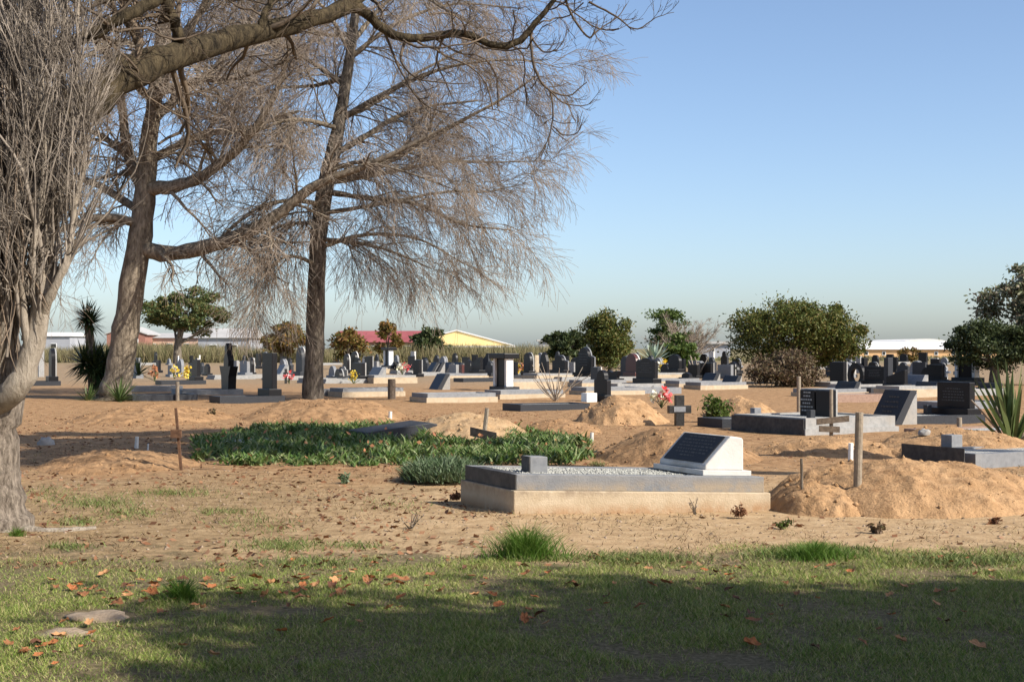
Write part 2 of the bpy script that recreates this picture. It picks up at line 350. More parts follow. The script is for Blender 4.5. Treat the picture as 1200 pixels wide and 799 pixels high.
# ------------------------------------------------------------------ mounds of earth
OCT = np.array([(1,0,0),(0,1,0),(-1,0,0),(0,-1,0),(0,0,0.8),(0,0,-0.8)], float); OCT_T = np.array([(0,1,4),(1,2,4),(2,3,4),(3,0,4),(1,0,5),(2,1,5),(3,2,5),(0,3,5)])
def mound(x0, x1, yfront, ytop, depth, mat, label, seed, power=0.8, rough=0.06, skew=0.0, group='earth mounds over graves', rz=None):
    "front foot at photo row yfront between columns x0..x1; crest seen at row ytop"
    p0 = gp(x0, yfront); p1 = gp(x1, yfront); D = p0.y
    cx, cy = (p0.x + p1.x) / 2, D + depth / 2; a = abs(p1.x - p0.x) / 2; bb = depth / 2
    h = max(0.05, EYE - (ytop - HOR) / F * cy)
    o_rz = 0 if rz is None else R(rz)
    nu, nv = 96, 56; pts = []
    for j in range(nv):
        for i in range(nu):
            u = -1 + 2 * i / (nu - 1); v = -1 + 2 * j / (nv - 1)
            wob = 0.16 * noise.noise(Vector((u * 1.7, v * 1.7, seed)))
            r2 = min(1.0, (abs(u) ** 2.2 + abs(v) ** 2.0) * (1 + wob + 0.12 * noise.noise(Vector((u * 6, v * 4, seed)))))
            zz = h * (1 - r2) ** power * (1 + 0.22 * noise.noise(Vector((u * 2.2 + skew, v * 2.2, seed + 5))) + skew * u * 0.4)
            X, Y = u * a, v * bb
            k = min(1, (1 - r2) * 3)
            zz += k * rough * (0.75 * noise.fractal(Vector((X * 2.6, Y * 2.6, seed)), 0.85, 2.1, 5)) + k * 0.03 * max(0, noise.noise(Vector((X * 11, Y * 11, seed)))) 
            pts.append((X, Y, zz - 0.045))
    b = (np.arange(nv - 1)[:, None] * nu + np.arange(nu - 1)[None, :])
    Q = np.stack([b, b + 1, b + nu + 1, b + nu], -1).reshape(-1, 4)
    o = link('earth_mound', smooth(mesh_np('earth_mound', pts, Q)), mat)
    o.location = (cx, cy, 0.0); o.rotation_euler.z = o_rz
    nc = int(60 + 45 * a * bb); rg = np.random.default_rng(int(seed * 10)); Vm = np.array(pts); sel = rg.integers(0, len(Vm), nc * 3); sel = sel[Vm[sel, 2] > -0.02][:nc]
    C_ = Vm[sel] + rg.normal(0, 0.02, (len(sel), 3)) * np.array([1, 1, 0]); sz = 0.008 + 0.035 * rg.uniform(0, 1, len(sel)) ** 3
    Vc = C_[:, None, :] + OCT[None] * sz[:, None, None] * rg.uniform(0.6, 1.4, (len(sel), 6, 1))
    tag(link('clods', mesh_np('clods', Vc.reshape(-1, 3), None, (np.arange(len(sel))[:, None, None] * 6 + OCT_T[None]).reshape(-1, 3)), mat, o), kind='stuff')
    tag(o, label, 'mound', group); return o
mound(935, 1330, 607, 536, 3.6, M['sand'], 'large pale sandy earth mound rising at the right behind the round wooden post', 1.0, 0.8, 0.07)
mound(918, 1045, 604, 560, 1.9, M['sand'], 'small steep sandy heap at the foot of the round wooden post', 2.3, 1.05, 0.06)
mound(700, 930, 550, 500, 4.4, M['soil'], 'brown earth mound right behind the white slanted headstone', 3.1, 1.25, 0.06)
mound(905, 1110, 540, 511, 3.6, M['sand'], 'rough sandy mound in front of the grey double headstone grave', 12.1, 1.05, 0.07)
mound(676, 800, 500, 464, 3.6, M['sand'], 'orange sandy mound with the red and white flowers behind it', 4.7, 1.1, 0.05)
mound(455, 625, 520, 483, 4.5, M['palesand'], 'pale yellow sand mound behind the small black cross', 5.9, 1.15, 0.05)
mound(842, 940, 496, 464, 5.0, M['sand'], 'sandy mound beside the small leafy shrub and low kerbed grave', 6.2, 1.15, 0.06)
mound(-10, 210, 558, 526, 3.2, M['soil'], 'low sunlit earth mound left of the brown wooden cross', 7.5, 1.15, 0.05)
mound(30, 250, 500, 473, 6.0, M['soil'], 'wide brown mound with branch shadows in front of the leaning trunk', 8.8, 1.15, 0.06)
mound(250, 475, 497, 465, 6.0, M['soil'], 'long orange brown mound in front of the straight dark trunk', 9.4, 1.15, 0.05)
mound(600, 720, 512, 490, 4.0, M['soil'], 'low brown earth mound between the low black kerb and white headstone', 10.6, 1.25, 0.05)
mound(1060, 1300, 545, 500, 4.5, M['sand'], 'sandy mound under the brown kerbed grave at the right edge', 11.3, 1.05, 0.06)

# ------------------------------------------------------------------ graves
A0 = 27.0
def arc(cx, cz, r, a0, a1, n):
    return [(cx + r * math.cos(a0 + (a1 - a0) * k / n), cz + r * math.sin(a0 + (a1 - a0) * k / n)) for k in range(n + 1)]
def outline(shape, W, H):
    h = W / 2
    if shape == 'arch':
        return [(-h, 0), (h, 0), (h, max(0, H - h))] + arc(0, H - h, h, 0, math.pi, 12)[1:]
    if shape == 'gothic':
        s = H * 0.5
        pts = [(-h, 0), (h, 0), (h, s)]
        for k in range(1, 8):
            t = k / 7; pts.append((h * math.cos(t * math.pi / 2) ** 0.8 if k < 7 else 0, s + (H - s) * math.sin(t * math.pi / 2) ** 1.1))
        return pts + [(-p[0], p[1]) for p in pts[3:-1][::-1]] + [(-h, s)]
    if shape == 'serp':
        pts = [(-h, 0), (h, 0), (h, H * 0.72)]
        for k in range(1, 12):
            t = k / 12; xx = h * (1 - 2 * t); pts.append((xx, H * (0.72 + 0.28 * math.cos((t - 0.5) * 2 * math.pi) * 0.5 + 0.14)))
        return pts + [(-h, H * 0.72)]
    if shape == 'shoulder':
        return [(-h, 0), (h, 0), (h, H * 0.6), (h * 0.62, H * 0.66)] + arc(0, H - h * 0.62, h * 0.62, 0, math.pi, 10) + [(-h * 0.62, H * 0.66), (-h, H * 0.6)]
    if shape == 'bumps':
        return [(-h, 0), (h, 0), (h, H * 0.82), (h * 0.8, H * 0.92), (h * 0.6, H * 0.84), (h * 0.3, H * 0.98), (0, H), (-h * 0.3, H * 0.98), (-h * 0.6, H * 0.84), (-h * 0.8, H * 0.92), (-h, H * 0.82)]
    if shape == 'slope':
        pts = [(-h, 0), (h, 0)]
        for k in range(9):
            t = k / 8; pts.append((h - 2 * h * t, H * (0.55 + 0.45 * (0.5 - 0.5 * math.cos(math.pi * t)))))
        return pts
    if shape == 'vee':
        return [(-h * 0.7, 0), (h * 0.7, 0), (h, H * 0.95), (h * 0.6, H), (0, H * 0.8), (-h * 0.6, H), (-h, H * 0.95)]
    if shape == 'point':
        return [(-h, 0), (h, 0), (h * 0.95, H * 0.55), (h * 0.55, H * 0.85), (0, H), (-h * 0.55, H * 0.85), (-h * 0.95, H * 0.55)]
    return [(-h, 0), (h, 0), (h, H), (-h, H)]
def inscription(parent, W, H, x, z0, seed, rows=5, mat=None, tilt=None):
    rr = random.Random(seed); mb = MB()
    for k in range(rows):
        z = z0 + H * (1 - (k + 0.5) / rows); wl = W * rr.uniform(0.45, 0.9); y = -wl / 2
        while y < wl / 2:
            l = rr.uniform(0.03, 0.08)
            if tilt: 
                xx, zz = tilt(z); mb.box(xx - 0.004, xx, y, min(y + l, wl / 2), zz, zz + H / rows * 0.32)
            else: mb.box(x - 0.004, x + 0.002, y, min(y + l, wl / 2), z, z + H / rows * 0.36)
            y += l + 0.025
    tag(mb.build('inscription', mat or M['faint'], parent), kind='stuff')
def kerb_set(g, L, W, kh, kmat, ph, pmat, fill, x1=0.3):
    "a kerbed grave: plinth ring, granite kerb and stone chips, foot end at x1-L"
    x0 = x1 - L; t = 0.13
    if ph > 0: MB().box(x0 - 0.05, x1 + 0.05, -W / 2 - 0.05, W / 2 + 0.05, -0.15, ph).build('plinth', pmat, g)
    zb = ph if ph > 0 else -0.15
    e = 0.0
    MB().box(x0, x0 + t, -W / 2, W / 2, zb, ph + kh).build('kerb', kmat, g)
    MB().box(x1 - t, x1, -W / 2, W / 2, zb, ph + kh).build('kerb', kmat, g)
    MB().box(x0 + t, x1 - t, -W / 2 + 0.002, -W / 2 + t, zb, ph + kh - 0.003).build('kerb', kmat, g)
    MB().box(x0 + t, x1 - t, W / 2 - t, W / 2 - 0.002, zb, ph + kh - 0.003).build('kerb', kmat, g)
    MB().box(x0 + t, x1 - t, -W / 2 + t, W / 2 - t, zb, ph + kh - 0.03).build('chip_fill', fill, g)
def vase(g, x, y, z, s=0.14, h=0.2, mat=None):
    MB().prism([(x - s / 2, y - s / 2), (x + s / 2, y - s / 2), (x + s / 2, y + s / 2), (x - s / 2, y + s / 2)], z, z + h, 'z').build('flower_block', mat or M['dark'], g, 0.008)
gseed = [0]
def grave(x, yf, yt, shape, W, col, kerb, label, rot=0.0, ins=False, vases=0, trim=None):
    "headstone at photo column x, foot row yf, top row yt; W metres wide; kerb code"
    gseed[0] += 1; sd = gseed[0]; rr = random.Random(sd)
    p = gp(x, yf); D = p.y
    H = max(0.3, (yf - yt) * D / F)
    g = empty('grave', (p.x, p.y, 0), label, 'grave', 'graves in the cemetery', R(A0 + rot + rr.uniform(-2.5, 2.5)))
    m = M[col]
    zb = 0.0
    if kerb != 'n':
        ph, kh, pm, km, L = {'g': (0, 0.2, None, M['grey'], 2.1), 'd': (0, 0.18, None, M['dark'], 2.0), 'c': (0.15, 0.12, M['cream'], M['grey'], 2.2),
                          'l': (0.1, 0.12, M['lgrey'], M['lgrey'], 2.1), 'b': (0.1, 0.14, M['brownstone'], M['brownstone'], 2.1), 't': (0.28, 0.1, M['cream'], M['lgrey'], 2.0)}[kerb]
        kerb_set(g, L, max(1.05, W + 0.15), kh, km, ph, pm, M['chips']); zb = ph + kh - 0.02
    if zb > H * 0.6: zb = H * 0.6
    Hh = H - zb
    t = 0.16
    if shape == 'lean':
        bz = zb
        sl = 0.55 * Hh
        st = MB().prism([(-0.2 - sl * 0.1, bz - 0.05), (0.0 - sl * 0.1, bz - 0.05), (sl, zb + Hh), (sl - 0.17, zb + Hh)], -W / 2, W / 2, 'y').build('headstone', m, g)
        MB().prism([(-0.12, bz - 0.05), (sl + 0.02, bz - 0.05), (sl + 0.02, zb + Hh * 0.94)], -W / 2 + 0.03, W / 2 - 0.03, 'y').build('support', M['lgrey'], g)
        if ins: inscription(st, W * 0.8, Hh * 0.7, 0, zb + Hh * 0.15, sd, 5, tilt=lambda z: (-0.2 - sl * 0.1 + (z - bz + 0.05) / (Hh + 0.05) * (sl * 1.1 + 0.03) - 0.006, z))
    elif shape == 'urn':
        MB().prism([(-W * 0.3, zb - 0.05), (W * 0.3, zb - 0.05), (W * 0.34, zb + Hh * 0.28), (W * 0.5, zb + Hh * 0.5), (-W * 0.5, zb + Hh * 0.5), (-W * 0.34, zb + Hh * 0.28)], -0.14, 0.14, 'x').build('pedestal', m, g)
        MB().prism([(-W * 0.2, zb + Hh * 0.5), (W * 0.2, zb + Hh * 0.5), (W * 0.22, zb + Hh * 0.62), (W * 0.1, zb + Hh * 0.78), (W * 0.1, zb + Hh * 0.92), (0, zb + Hh), (-W * 0.1, zb + Hh * 0.92), (-W * 0.1, zb + Hh * 0.78), (-W * 0.22, zb + Hh * 0.62)], -0.1, 0.1, 'x').build('urn', m, g)
    elif shape == 'ring':
        n = 20; ro, ri = W / 2, W * 0.28; cz = zb + Hh - ro; mb = MB()
        for k in range(n):
            a, b2 = 2 * math.pi * k / n, 2 * math.pi * (k + 1) / n
            mb.prism([(ro * math.cos(a), cz + ro * math.sin(a)), (ro * math.cos(b2), cz + ro * math.sin(b2)), (ri * math.cos(b2), cz + ri * math.sin(b2)), (ri * math.cos(a), cz + ri * math.sin(a))], -0.08, 0.08, 'x')
        mb.build('ring_stone', m, g)
        MB().box(-0.11, 0.11, -W * 0.4, W * 0.4, zb - 0.05, cz - ro * 0.86).build('base', m, g)
    elif shape == 'canopy':
        cw = 0.17
        MB().box(-0.32, 0.32, -W / 2 - 0.08, W / 2 + 0.08, zb - 0.1, zb + 0.14).build('base', M['dark'], g)
        MB().box(-0.12, 0.08, -W / 2 + cw + 0.002, W / 2 - cw - 0.002, zb + 0.14, zb + Hh * 0.86).build('headstone', m, g)
        for s in (-1, 1):
            MB().box(-0.2, 0.1, s * W / 2 - (cw if s > 0 else 0), s * W / 2 + (cw if s < 0 else 0), zb + 0.14, zb + Hh * 0.86).build('column', M['whitepaint'], g, 0.015)
        MB().box(-0.34, 0.3, -W / 2 - 0.1, W / 2 + 0.1, zb + Hh * 0.86, zb + Hh).build('cap', m, g, 0.02)
    elif shape == 'cross':
        a = 0.14 if Hh > 0.8 else 0.1
        MB().box(-a / 2, a / 2, -a / 2, a / 2, zb - 0.1, zb + Hh).build('upright', m, g)
        MB().box(-a / 2 - 0.003, a / 2 + 0.003, -W / 2, W / 2, zb + Hh * 0.6, zb + Hh * 0.6 + a).build('crossbar', m, g)
    elif shape == 'post':
        MB().box(-W / 2, W / 2, -W / 2, W / 2, zb - 0.1, zb + Hh).build('post', m, g, 0.01)
    elif shape == 'none':
        pass
    else:
        bh = min(0.22, Hh * 0.2)
        MB().box(-0.2, 0.2, -W / 2 - 0.07, W / 2 + 0.07, zb - 0.08, zb + bh).build('base', m, g, 0.012)
        st = MB().prism([(y, z + zb + bh - 0.01) for y, z in outline(shape, W, Hh - bh)], -t / 2, t / 2, 'x').build('headstone', m, g, 0.012 if D < 60 else 0)
        if trim:
            oo = outline(shape, W * 1.06, (Hh - bh) * 1.03)
            MB().prism([(y, z + zb + bh - 0.012) for y, z in oo], t / 2, t / 2 + 0.06, 'x').build('surround', M[trim], g)
        if ins: inscription(st, W * 0.8, (Hh - bh) * 0.55, -t / 2, zb + bh + (Hh - bh) * 0.22, sd, 5)
    for k in range(vases):
        vase(g, -0.42, (-1) ** k * W * 0.42, zb, 0.13, 0.2)
    return g

# ---- the grave in the foreground: foot end on the left, white desk headstone on the right
def main_grave():
    p = gp(602, 602)
    aL, aW = R(13), R(25); Lm, Wm = 2.66, 1.32; tilt = -R(1.7)
    g = empty('grave', (p.x, p.y, 0), 'low kerbed grave with cream plinth and white slanted headstone in the foreground', 'grave', 'graves in the cemetery', 0)
    u = Vector((math.cos(aL) * math.cos(tilt), math.sin(aL) * math.cos(tilt), math.sin(tilt))); v = Vector((-math.sin(aW), math.cos(aW), 0)); zz = Vector((0, 0, 1))
    def W3(a, b2, c): return u * a + v * b2 + zz * c
    def slab(name, a0, a1, b0, b1, c0, c1, mat, parent=g, bevel=0.006):
        mb = MB(); mb.poly([W3(a0,b0,c0),W3(a1,b0,c0),W3(a1,b1,c0),W3(a0,b1,c0),W3(a0,b0,c1),W3(a1,b0,c1),W3(a1,b1,c1),W3(a0,b1,c1)],
               [(3,2,1,0),(4,5,6,7),(0,1,5,4),(1,2,6,5),(2,3,7,6),(3,0,4,7)])
        return mb.build(name, mat, parent, bevel)
    P1 = 0.225; K1 = P1 + 0.155; t = 0.14; i = 0.045
    slab('plinth', 0, Lm, 0, Wm, -0.2, P1, M['plinth'], bevel=0.012)
    slab('kerb', i, Lm - i, i, i + t, P1, K1, M['kerbstone']); slab('kerb', i, Lm - i, Wm - i - t, Wm - i, P1, K1, M['kerbstone'])
    slab('kerb', i + 0.002, i + t, i + t, Wm - i - t, P1, K1 - 0.002, M['shade_dark']); slab('kerb', Lm - i - t, Lm - i - 0.002, i + t, Wm - i - t, P1, K1 - 0.002, M['grey'])  # foot-end kerb coloured dark to stand for its unlit side
    slab('end_shade_plate', i - 0.012, i, i, Wm - i, P1 + 0.001, K1 - 0.001, M['shade_dark'], bevel=0.003)  # thin dark sheet that paints shade over the foot end
    slab('chip_bed', i + t, Lm - i - t, i + t, Wm - i - t, P1, K1 - 0.02, M['chips'], bevel=0)
    # loose chips
    n = 2600; a = RNG.uniform(i + t, Lm - i - t, n); b2 = RNG.uniform(i + t, Wm - i - t, n)
    C = np.array([W3(x, y, K1 - 0.016) for x, y in zip(a, b2)]); s = RNG.uniform(0.008, 0.02, n)
    oc = np.array([(1,0,0),(0,1,0),(-1,0,0),(0,-1,0),(0,0,0.8),(0,0,-0.8)], float)
    Vv = C[:, None, :] + oc[None] * s[:, None, None] * RNG.uniform(0.6, 1.3, (n, 6, 1))
    T = np.array([(0,1,4),(1,2,4),(2,3,4),(3,0,4),(1,0,5),(2,1,5),(3,2,5),(0,3,5)])
    tag(link('stone_chip', mesh_np('stone_chip', Vv.reshape(-1, 3), None, (np.arange(n)[:, None, None] * 6 + T[None]).reshape(-1, 3)), M['chips2'], g), kind='stuff')
    slab('flower_block', 0.36, 0.54, 0.44, 0.62, K1 - 0.02, K1 + 0.15, M['grey'])
    slab('block_shade_plate', 0.349, 0.36, 0.44, 0.62, K1 - 0.01, K1 + 0.149, M['shade_dark'], bevel=0)  # shade on the block's left side, put in as a dark plate
    # headstone: desk-shaped white block with a dark plaque on its slope
    h0 = 2.06; h1 = 2.47; b0, b1 = 0.17, 1.07
    slab('headstone_base', h0 - 0.05, h1 + 0.06, b0 - 0.04, b1 + 0.04, K1 + 0.001, K1 + 0.055, M['white'])
    prof = [(h0, 0.055), (h0, 0.10), (h0 + 0.27, 0.40), (h1 - 0.015, 0.385), (h1, 0.36), (h1, 0.055)]
    mb = MB(); n = len(prof)
    mb.poly([W3(a, b0, K1 + c) for a, c in prof] + [W3(a, b1, K1 + c) for a, c in prof], [tuple(range(n))[::-1], tuple(range(n, 2 * n))] + [(k, (k + 1) % n, n + (k + 1) % n, n + k) for k in range(n)])
    hs = mb.build('headstone', M['white'], g, 0.012)
    sx, sz = 0.27, 0.30; ln = math.hypot(sx, sz); nxx, nzz = -sz / ln, sx / ln
    def sl(t_, b2, off): return W3(h0 + sx * t_ + nxx * off, b2, K1 + 0.10 + sz * t_ + nzz * off)
    def plate(name, t0, t1, q0, q1, o0, o1, mat, parent):
        mb = MB(); pts = [sl(t0,q0,o0),sl(t1,q0,o0),sl(t1,q1,o0),sl(t0,q1,o0),sl(t0,q0,o1),sl(t1,q0,o1),sl(t1,q1,o1),sl(t0,q1,o1)]
        mb.poly(pts, [(3,2,1,0),(4,5,6,7),(0,1,5,4),(1,2,6,5),(2,3,7,6),(3,0,4,7)]); return mb.build(name, mat, parent)
    pl = plate('plaque', 0.06, 0.95, b0 + 0.07, b1 - 0.07, -0.005, 0.012, M['plaque'], hs)
    mbt = MB(); rr = random.Random(5)
    for k in range(7):
        t0 = 0.84 - k * 0.105; wl = (b1 - b0 - 0.24) * rr.uniform(0.4, 0.9); q = (b0 + b1) / 2 + wl / 2
        while q > (b0 + b1) / 2 - wl / 2:
            l = rr.uniform(0.02, 0.07)
            mbt.poly([sl(t0, q, 0.0135), sl(t0, q - l, 0.0135), sl(t0 + 0.04, q - l, 0.0135), sl(t0 + 0.04, q, 0.0135)], [(0, 1, 2, 3)]); q -= l + 0.02
    tag(mbt.build('inscription', M['faint'], pl), kind='stuff')
M['shade_dark'] = surf('shade_darkened_granite', (0.035, 0.034, 0.034), (0.065, 0.062, 0.06), 14, 0.55, 0.05, 80, spec=0.2, c3=(0.1, 0.09, 0.08), s3=4)  # dark granite tone that paints shade on faces turned from the sun
M['plaque'] = surf('plaque_granite', (0.014, 0.015, 0.019), (0.025, 0.027, 0.031), 80, 0.45, 0, spec=0.18)
M['faint'] = surf('worn_lettering', (0.05, 0.05, 0.05), (0.085, 0.085, 0.085), 30, 0.6, 0)
M['chips2'] = leafmat('loose_chip', [(0.22, 0.22, 0.2), (0.34, 0.34, 0.31), (0.46, 0.46, 0.42)], 0, 0.8)
def weathered(name, base_a, base_b, top, bottom, ztop, low):
    m, nt, b = new_mat(name)
    tc = N_(nt, 'ShaderNodeTexCoord'); sep = N_(nt, 'ShaderNodeSeparateXYZ'); nt.links.new(tc.outputs['Object'], sep.inputs[0])
    n1 = noise_node(nt, 6, 8, 0.7); n2 = noise_node(nt, 3.2, 8, 0.75); n3 = noise_node(nt, 60, 4, 0.6)
    r = ramp(nt, n1.outputs[0], [(0.35, base_a), (0.65, base_b)]); col = r.outputs[0]
    def band(z0, z1, c, thr, cin):
        mr = N_(nt, 'ShaderNodeMapRange'); nt.links.new(sep.outputs[2], mr.inputs[0]); mr.inputs[1].default_value = z0; mr.inputs[2].default_value = z1
        ad = N_(nt, 'ShaderNodeMath', operation='MULTIPLY'); nt.links.new(mr.outputs[0], ad.inputs[0])
        th = N_(nt, 'ShaderNodeMapRange'); nt.links.new(n2.outputs[0], th.inputs[0]); th.inputs[1].default_value = thr; th.inputs[2].default_value = thr + 0.18
        nt.links.new(th.outputs[0], ad.inputs[1]); mx = N_(nt, 'ShaderNodeMixRGB'); nt.links.new(ad.outputs[0], mx.inputs[0]); nt.links.new(cin, mx.inputs[1]); mx.inputs[2].default_value = (*c, 1); return mx.outputs[0]
    col = band(ztop - 0.1, ztop, top, 0.44, col); col = band(low + 0.09, low, bottom, 0.36, col)
    nt.links.new(col, b.inputs['Base Color']); b.inputs['Roughness'].default_value = 0.9; b.inputs['Specular IOR Level'].default_value = 0.2
    bp = N_(nt, 'ShaderNodeBump'); bp.inputs['Strength'].default_value = 0.35; bp.inputs['Distance'].default_value = 0.02; nt.links.new(n3.outputs[0], bp.inputs['Height']); nt.links.new(bp.outputs[0], b.inputs['Normal'])
    return m
M['plinth'] = weathered('stained_cream_plaster', (0.41, 0.325, 0.22), (0.5, 0.41, 0.295), (0.22, 0.165, 0.115), (0.36, 0.23, 0.13), 0.22, 0.0)
M['kerbstone'] = weathered('stained_grey_kerb', (0.17, 0.177, 0.19), (0.22, 0.228, 0.24), (0.27, 0.265, 0.255), (0.3, 0.25, 0.19), 0.37, 0.22)
main_grave()

G = grave
# right hand group
G(1042, 497, 457, 'lean', 0.82, 'dark', 'n', 'large dark leaning headstone panel with two small blocks at its foot', 0, True, 2)
gR = G(958, 505, 480, 'none', 1.0, 'dark', 'n', 'long pale grey kerbed grave with an inscribed pair of dark tablets')
kerb_set(gR, 2.2, 2.1, 0.2, M['lgrey'], 0.12, M['lgrey'], M['chips'], 1.0)
MB().box(-1.262, -1.25, -1.06, 1.06, -0.1, 0.30).build('end_shade_plate', M['shade_dark'], gR)  # dark sheet standing in for shade on the kerb's left end
for yy, nm in ((-0.23, 'left'), (0.23, 'right')):
    st = MB().prism([(y + yy, z + 0.29) for y, z in outline('rect', 0.42, 0.5)], -0.06, 0.06, 'x').build('tablet', M['black'], gR)
    MB().box(0.06, 0.1, yy - 0.225, yy + 0.225, 0.29, 0.81).build('surround', M['lgrey'], gR)
    mbx = MB(); rr = random.Random(8)
    for k in range(6):
        wl = rr.uniform(0.16, 0.34); z = 0.73 - k * 0.07; y = yy - wl / 2
        while y < yy + wl / 2:
            l = rr.uniform(0.03, 0.07); mbx.box(-0.066, -0.058, y, y + l, z, z + 0.028); y += l + 0.02
    if yy > 0: tag(mbx.build('inscription', M['letter'], st), kind='stuff')
vase(gR, -0.6, -0.5, 0.28, 0.12, 0.16)
g2 = G(880, 500, 492, 'none', 0.8, 'dark', 'n', 'small low dark kerbed grave with one square block left of the long grey grave'); kerb_set(g2, 1.15, 0.9, 0.2, M['dark'], 0, None, M['chips'], 0.15); vase(g2, -0.1, -0.3, 0.2, 0.16, 0.2, M['grey'])
G(1120, 494, 447, 'rect', 1.0, 'black', 'd', 'big square black headstone on a wide base near the spiky plant', 0, True, 1)
G(1180, 517, 500, 'none', 1.0, 'brownstone', 'b', 'low brown stone kerbed grave behind the spiky plant')
g3 = G(1215, 540, 510, 'none', 1.0, 'dark', 'g', 'low grey kerbed grave with square block at the right edge'); vase(g3, -1.75, -0.1, 0.26, 0.2, 0.17, M['grey'])
MB().box(-2.012, -2.0, -0.58, 0.58, -0.1, 0.279).build('end_shade_plate', M['shade_dark'], g3)  # painted shade: dark plate over the end turned away from the sun
# low graves in the middle
g4 = G(668, 480, 466, 'none', 0.9, 'dark', 'd', 'low dark kerbed grave with a white box on its end')
MB().box(0.25, 0.55, -0.45, -0.15, 0.21, 0.44).build('white_box', M['whitepaint'], g4)
g5 = G(482, 513, 498, 'none', 1.0, 'dark', 'n', 'flat dark granite ledger lying behind the green ground cover')
MB().prism([(-1.0, -0.1), (0.3, -0.1), (0.3, 0.26), (0.18, 0.29), (-1.0, 0.15)], -0.5, 0.5, 'y').build('ledger_slab', M['dark'], g5, 0.01)
g6 = G(312, 520, 508, 'none', 1.0, 'lgrey', 'n', 'pale flat grave slab half in shade left of the ground cover')
MB().box(-0.9, 0.3, -0.4, 0.4, -0.1, 0.075).build('ledger_slab', M['lgrey'], g6, 0.015)
G(706, 470, 433, 'shoulder', 0.75, 'black', 'n', 'narrow black headstone standing alone beside the white box', 0, False, 1)
G(591, 457, 414, 'canopy', 1.15, 'black', 'n', 'tall black canopy monument with two white columns near the yellow building')
G(513, 456, 438, 'lean', 0.85, 'dark', 'n', 'dark leaning panel alone on the long pale kerb, foremost of the leaning panels')
# front row of kerbed graves
G(560, 470, 462, 'none', 1.1, 'grey', 'c', 'long grey kerb on cream plinth in front of the leaning panel')
G(640, 466, 458, 'none', 1.1, 'grey', 'c', 'grey kerb on cream plinth right of the canopy monument')
G(455, 463, 452, 'none', 1.0, 'grey', 'c', 'grey kerbed grave with cream plinth beside the short wooden post')
G(430, 462, 448, 'none', 1.0, 'grey', 'g', 'grey kerbed grave in dappled shade right of the straight dark trunk')
G(215, 468, 452, 'none', 1.0, 'dark', 'd', 'dark low kerbed grave right of the leaning trunk')
G(268, 462, 402, 'urn', 1.5, 'black', 'g', 'black urn shaped monument with flared pedestal between the two trunks')
G(316, 470, 413, 'rect', 0.95, 'black', 'd', 'tall narrow black block headstone left of the straight dark trunk')
G(200, 458, 449, 'none', 1.0, 'grey', 'g', 'grey kerbed grave behind the thin stake right of the leaning trunk')
# left background
G(61, 451, 408, 'arch', 0.9, 'black', 'd', 'round topped black headstone with pale back, furthest left by the pale stem', 0, False, 0, 'lgrey')
G(48, 442, 400, 'post', 0.3, 'lgrey', 'n', 'thin pale grey pillar beside the leftmost black headstone')
G(161, 443, 419, 'rect', 0.9, 'grey', 'n', 'grey upright slab touching the leaning trunk on its right')
G(230, 450, 421, 'rect', 0.8, 'black', 'd', 'dark square headstone with flat cap left of the urn monument', 0, False, 0)
G(243, 440, 426, 'serp', 0.8, 'black', 'n', 'small dark stone just left of the urn monument')
G(287, 444, 423, 'rect', 1.2, 'grey', 'l', 'wide grey headstone right behind the urn monument')
G(303, 432, 414, 'rect', 0.9, 'black', 'n', 'small black slab in the far row above the grey headstone')
G(335, 449, 432, 'cross', 0.5, 'blackpaint', 'n', 'small black cross standing left of the straight dark trunk')
G(329, 443, 427, 'lean', 0.9, 'grey', 'l', 'grey leaning panel behind the small black cross')
G(352, 445, 407, 'gothic', 0.95, 'dark', 'l', 'tall pointed arch headstone with white edge touching the straight trunk', 0, False, 0, 'white')
G(397, 448, 432, 'arch', 0.8, 'black', 'l', 'small round topped dark stone in pale surround right of the trunk', 0, False, 0, 'lgrey')
G(406, 437, 415, 'gothic', 0.8, 'black', 'n', 'narrow black pointed stone with white edge, left of a pair', 0, False, 0, 'white')
G(415, 437, 412, 'arch', 0.9, 'black', 'n', 'tall black arched stone with white edge, right of a pair', 0, False, 0, 'white')
G(420, 449, 425, 'rect', 1.2, 'black', 'l', 'broad square black headstone with pale side edge right of the trunk', 0, False, 0, 'lgrey')
G(440, 448, 430, 'lean', 1.2, 'grey', 'l', 'pale grey wide leaning panel right of the square black headstone')
G(456, 437, 407, 'canopy', 1.0, 'black', 't', 'tall dark double pillar monument below the red roof')
G(482, 436, 417, 'rect', 0.8, 'black', 'n', 'black slab between two pale posts below the round bush', 0, False, 0, 'white')
G(493, 438, 425, 'serp', 0.8, 'black', 'l', 'small dark wavy topped stone below the round bush')
for k, (xx, w_) in enumerate(((504, 0.8), (512, 0.9), (521, 0.85), (532, 0.95))):
    G(xx, 440, 424.5, 'lean', w_, 'dark', 'l' if k == 1 else 'n', 'leaning dark panel, %s of the four close together below the round bush' % ('first', 'second', 'third', 'fourth')[k])
G(540, 441, 427, 'rect', 0.7, 'maroon', 'n', 'small maroon stone right of the four leaning panels')
G(546, 437, 418, 'rect', 0.9, 'black', 'n', 'plain upright black slab below the yellow building')
G(559, 443, 418, 'slope', 1.2, 'black', 'c', 'black headstone with a curved sloping top left of the canopy monument')
G(568, 437, 415, 'slope', 0.9, 'dark', 'n', 'leaning curved dark stone close to the canopy monument', 12)
G(575, 447, 440, 'none', 1.0, 'grey', 'd', 'low dark kerb just left of the canopy monument')
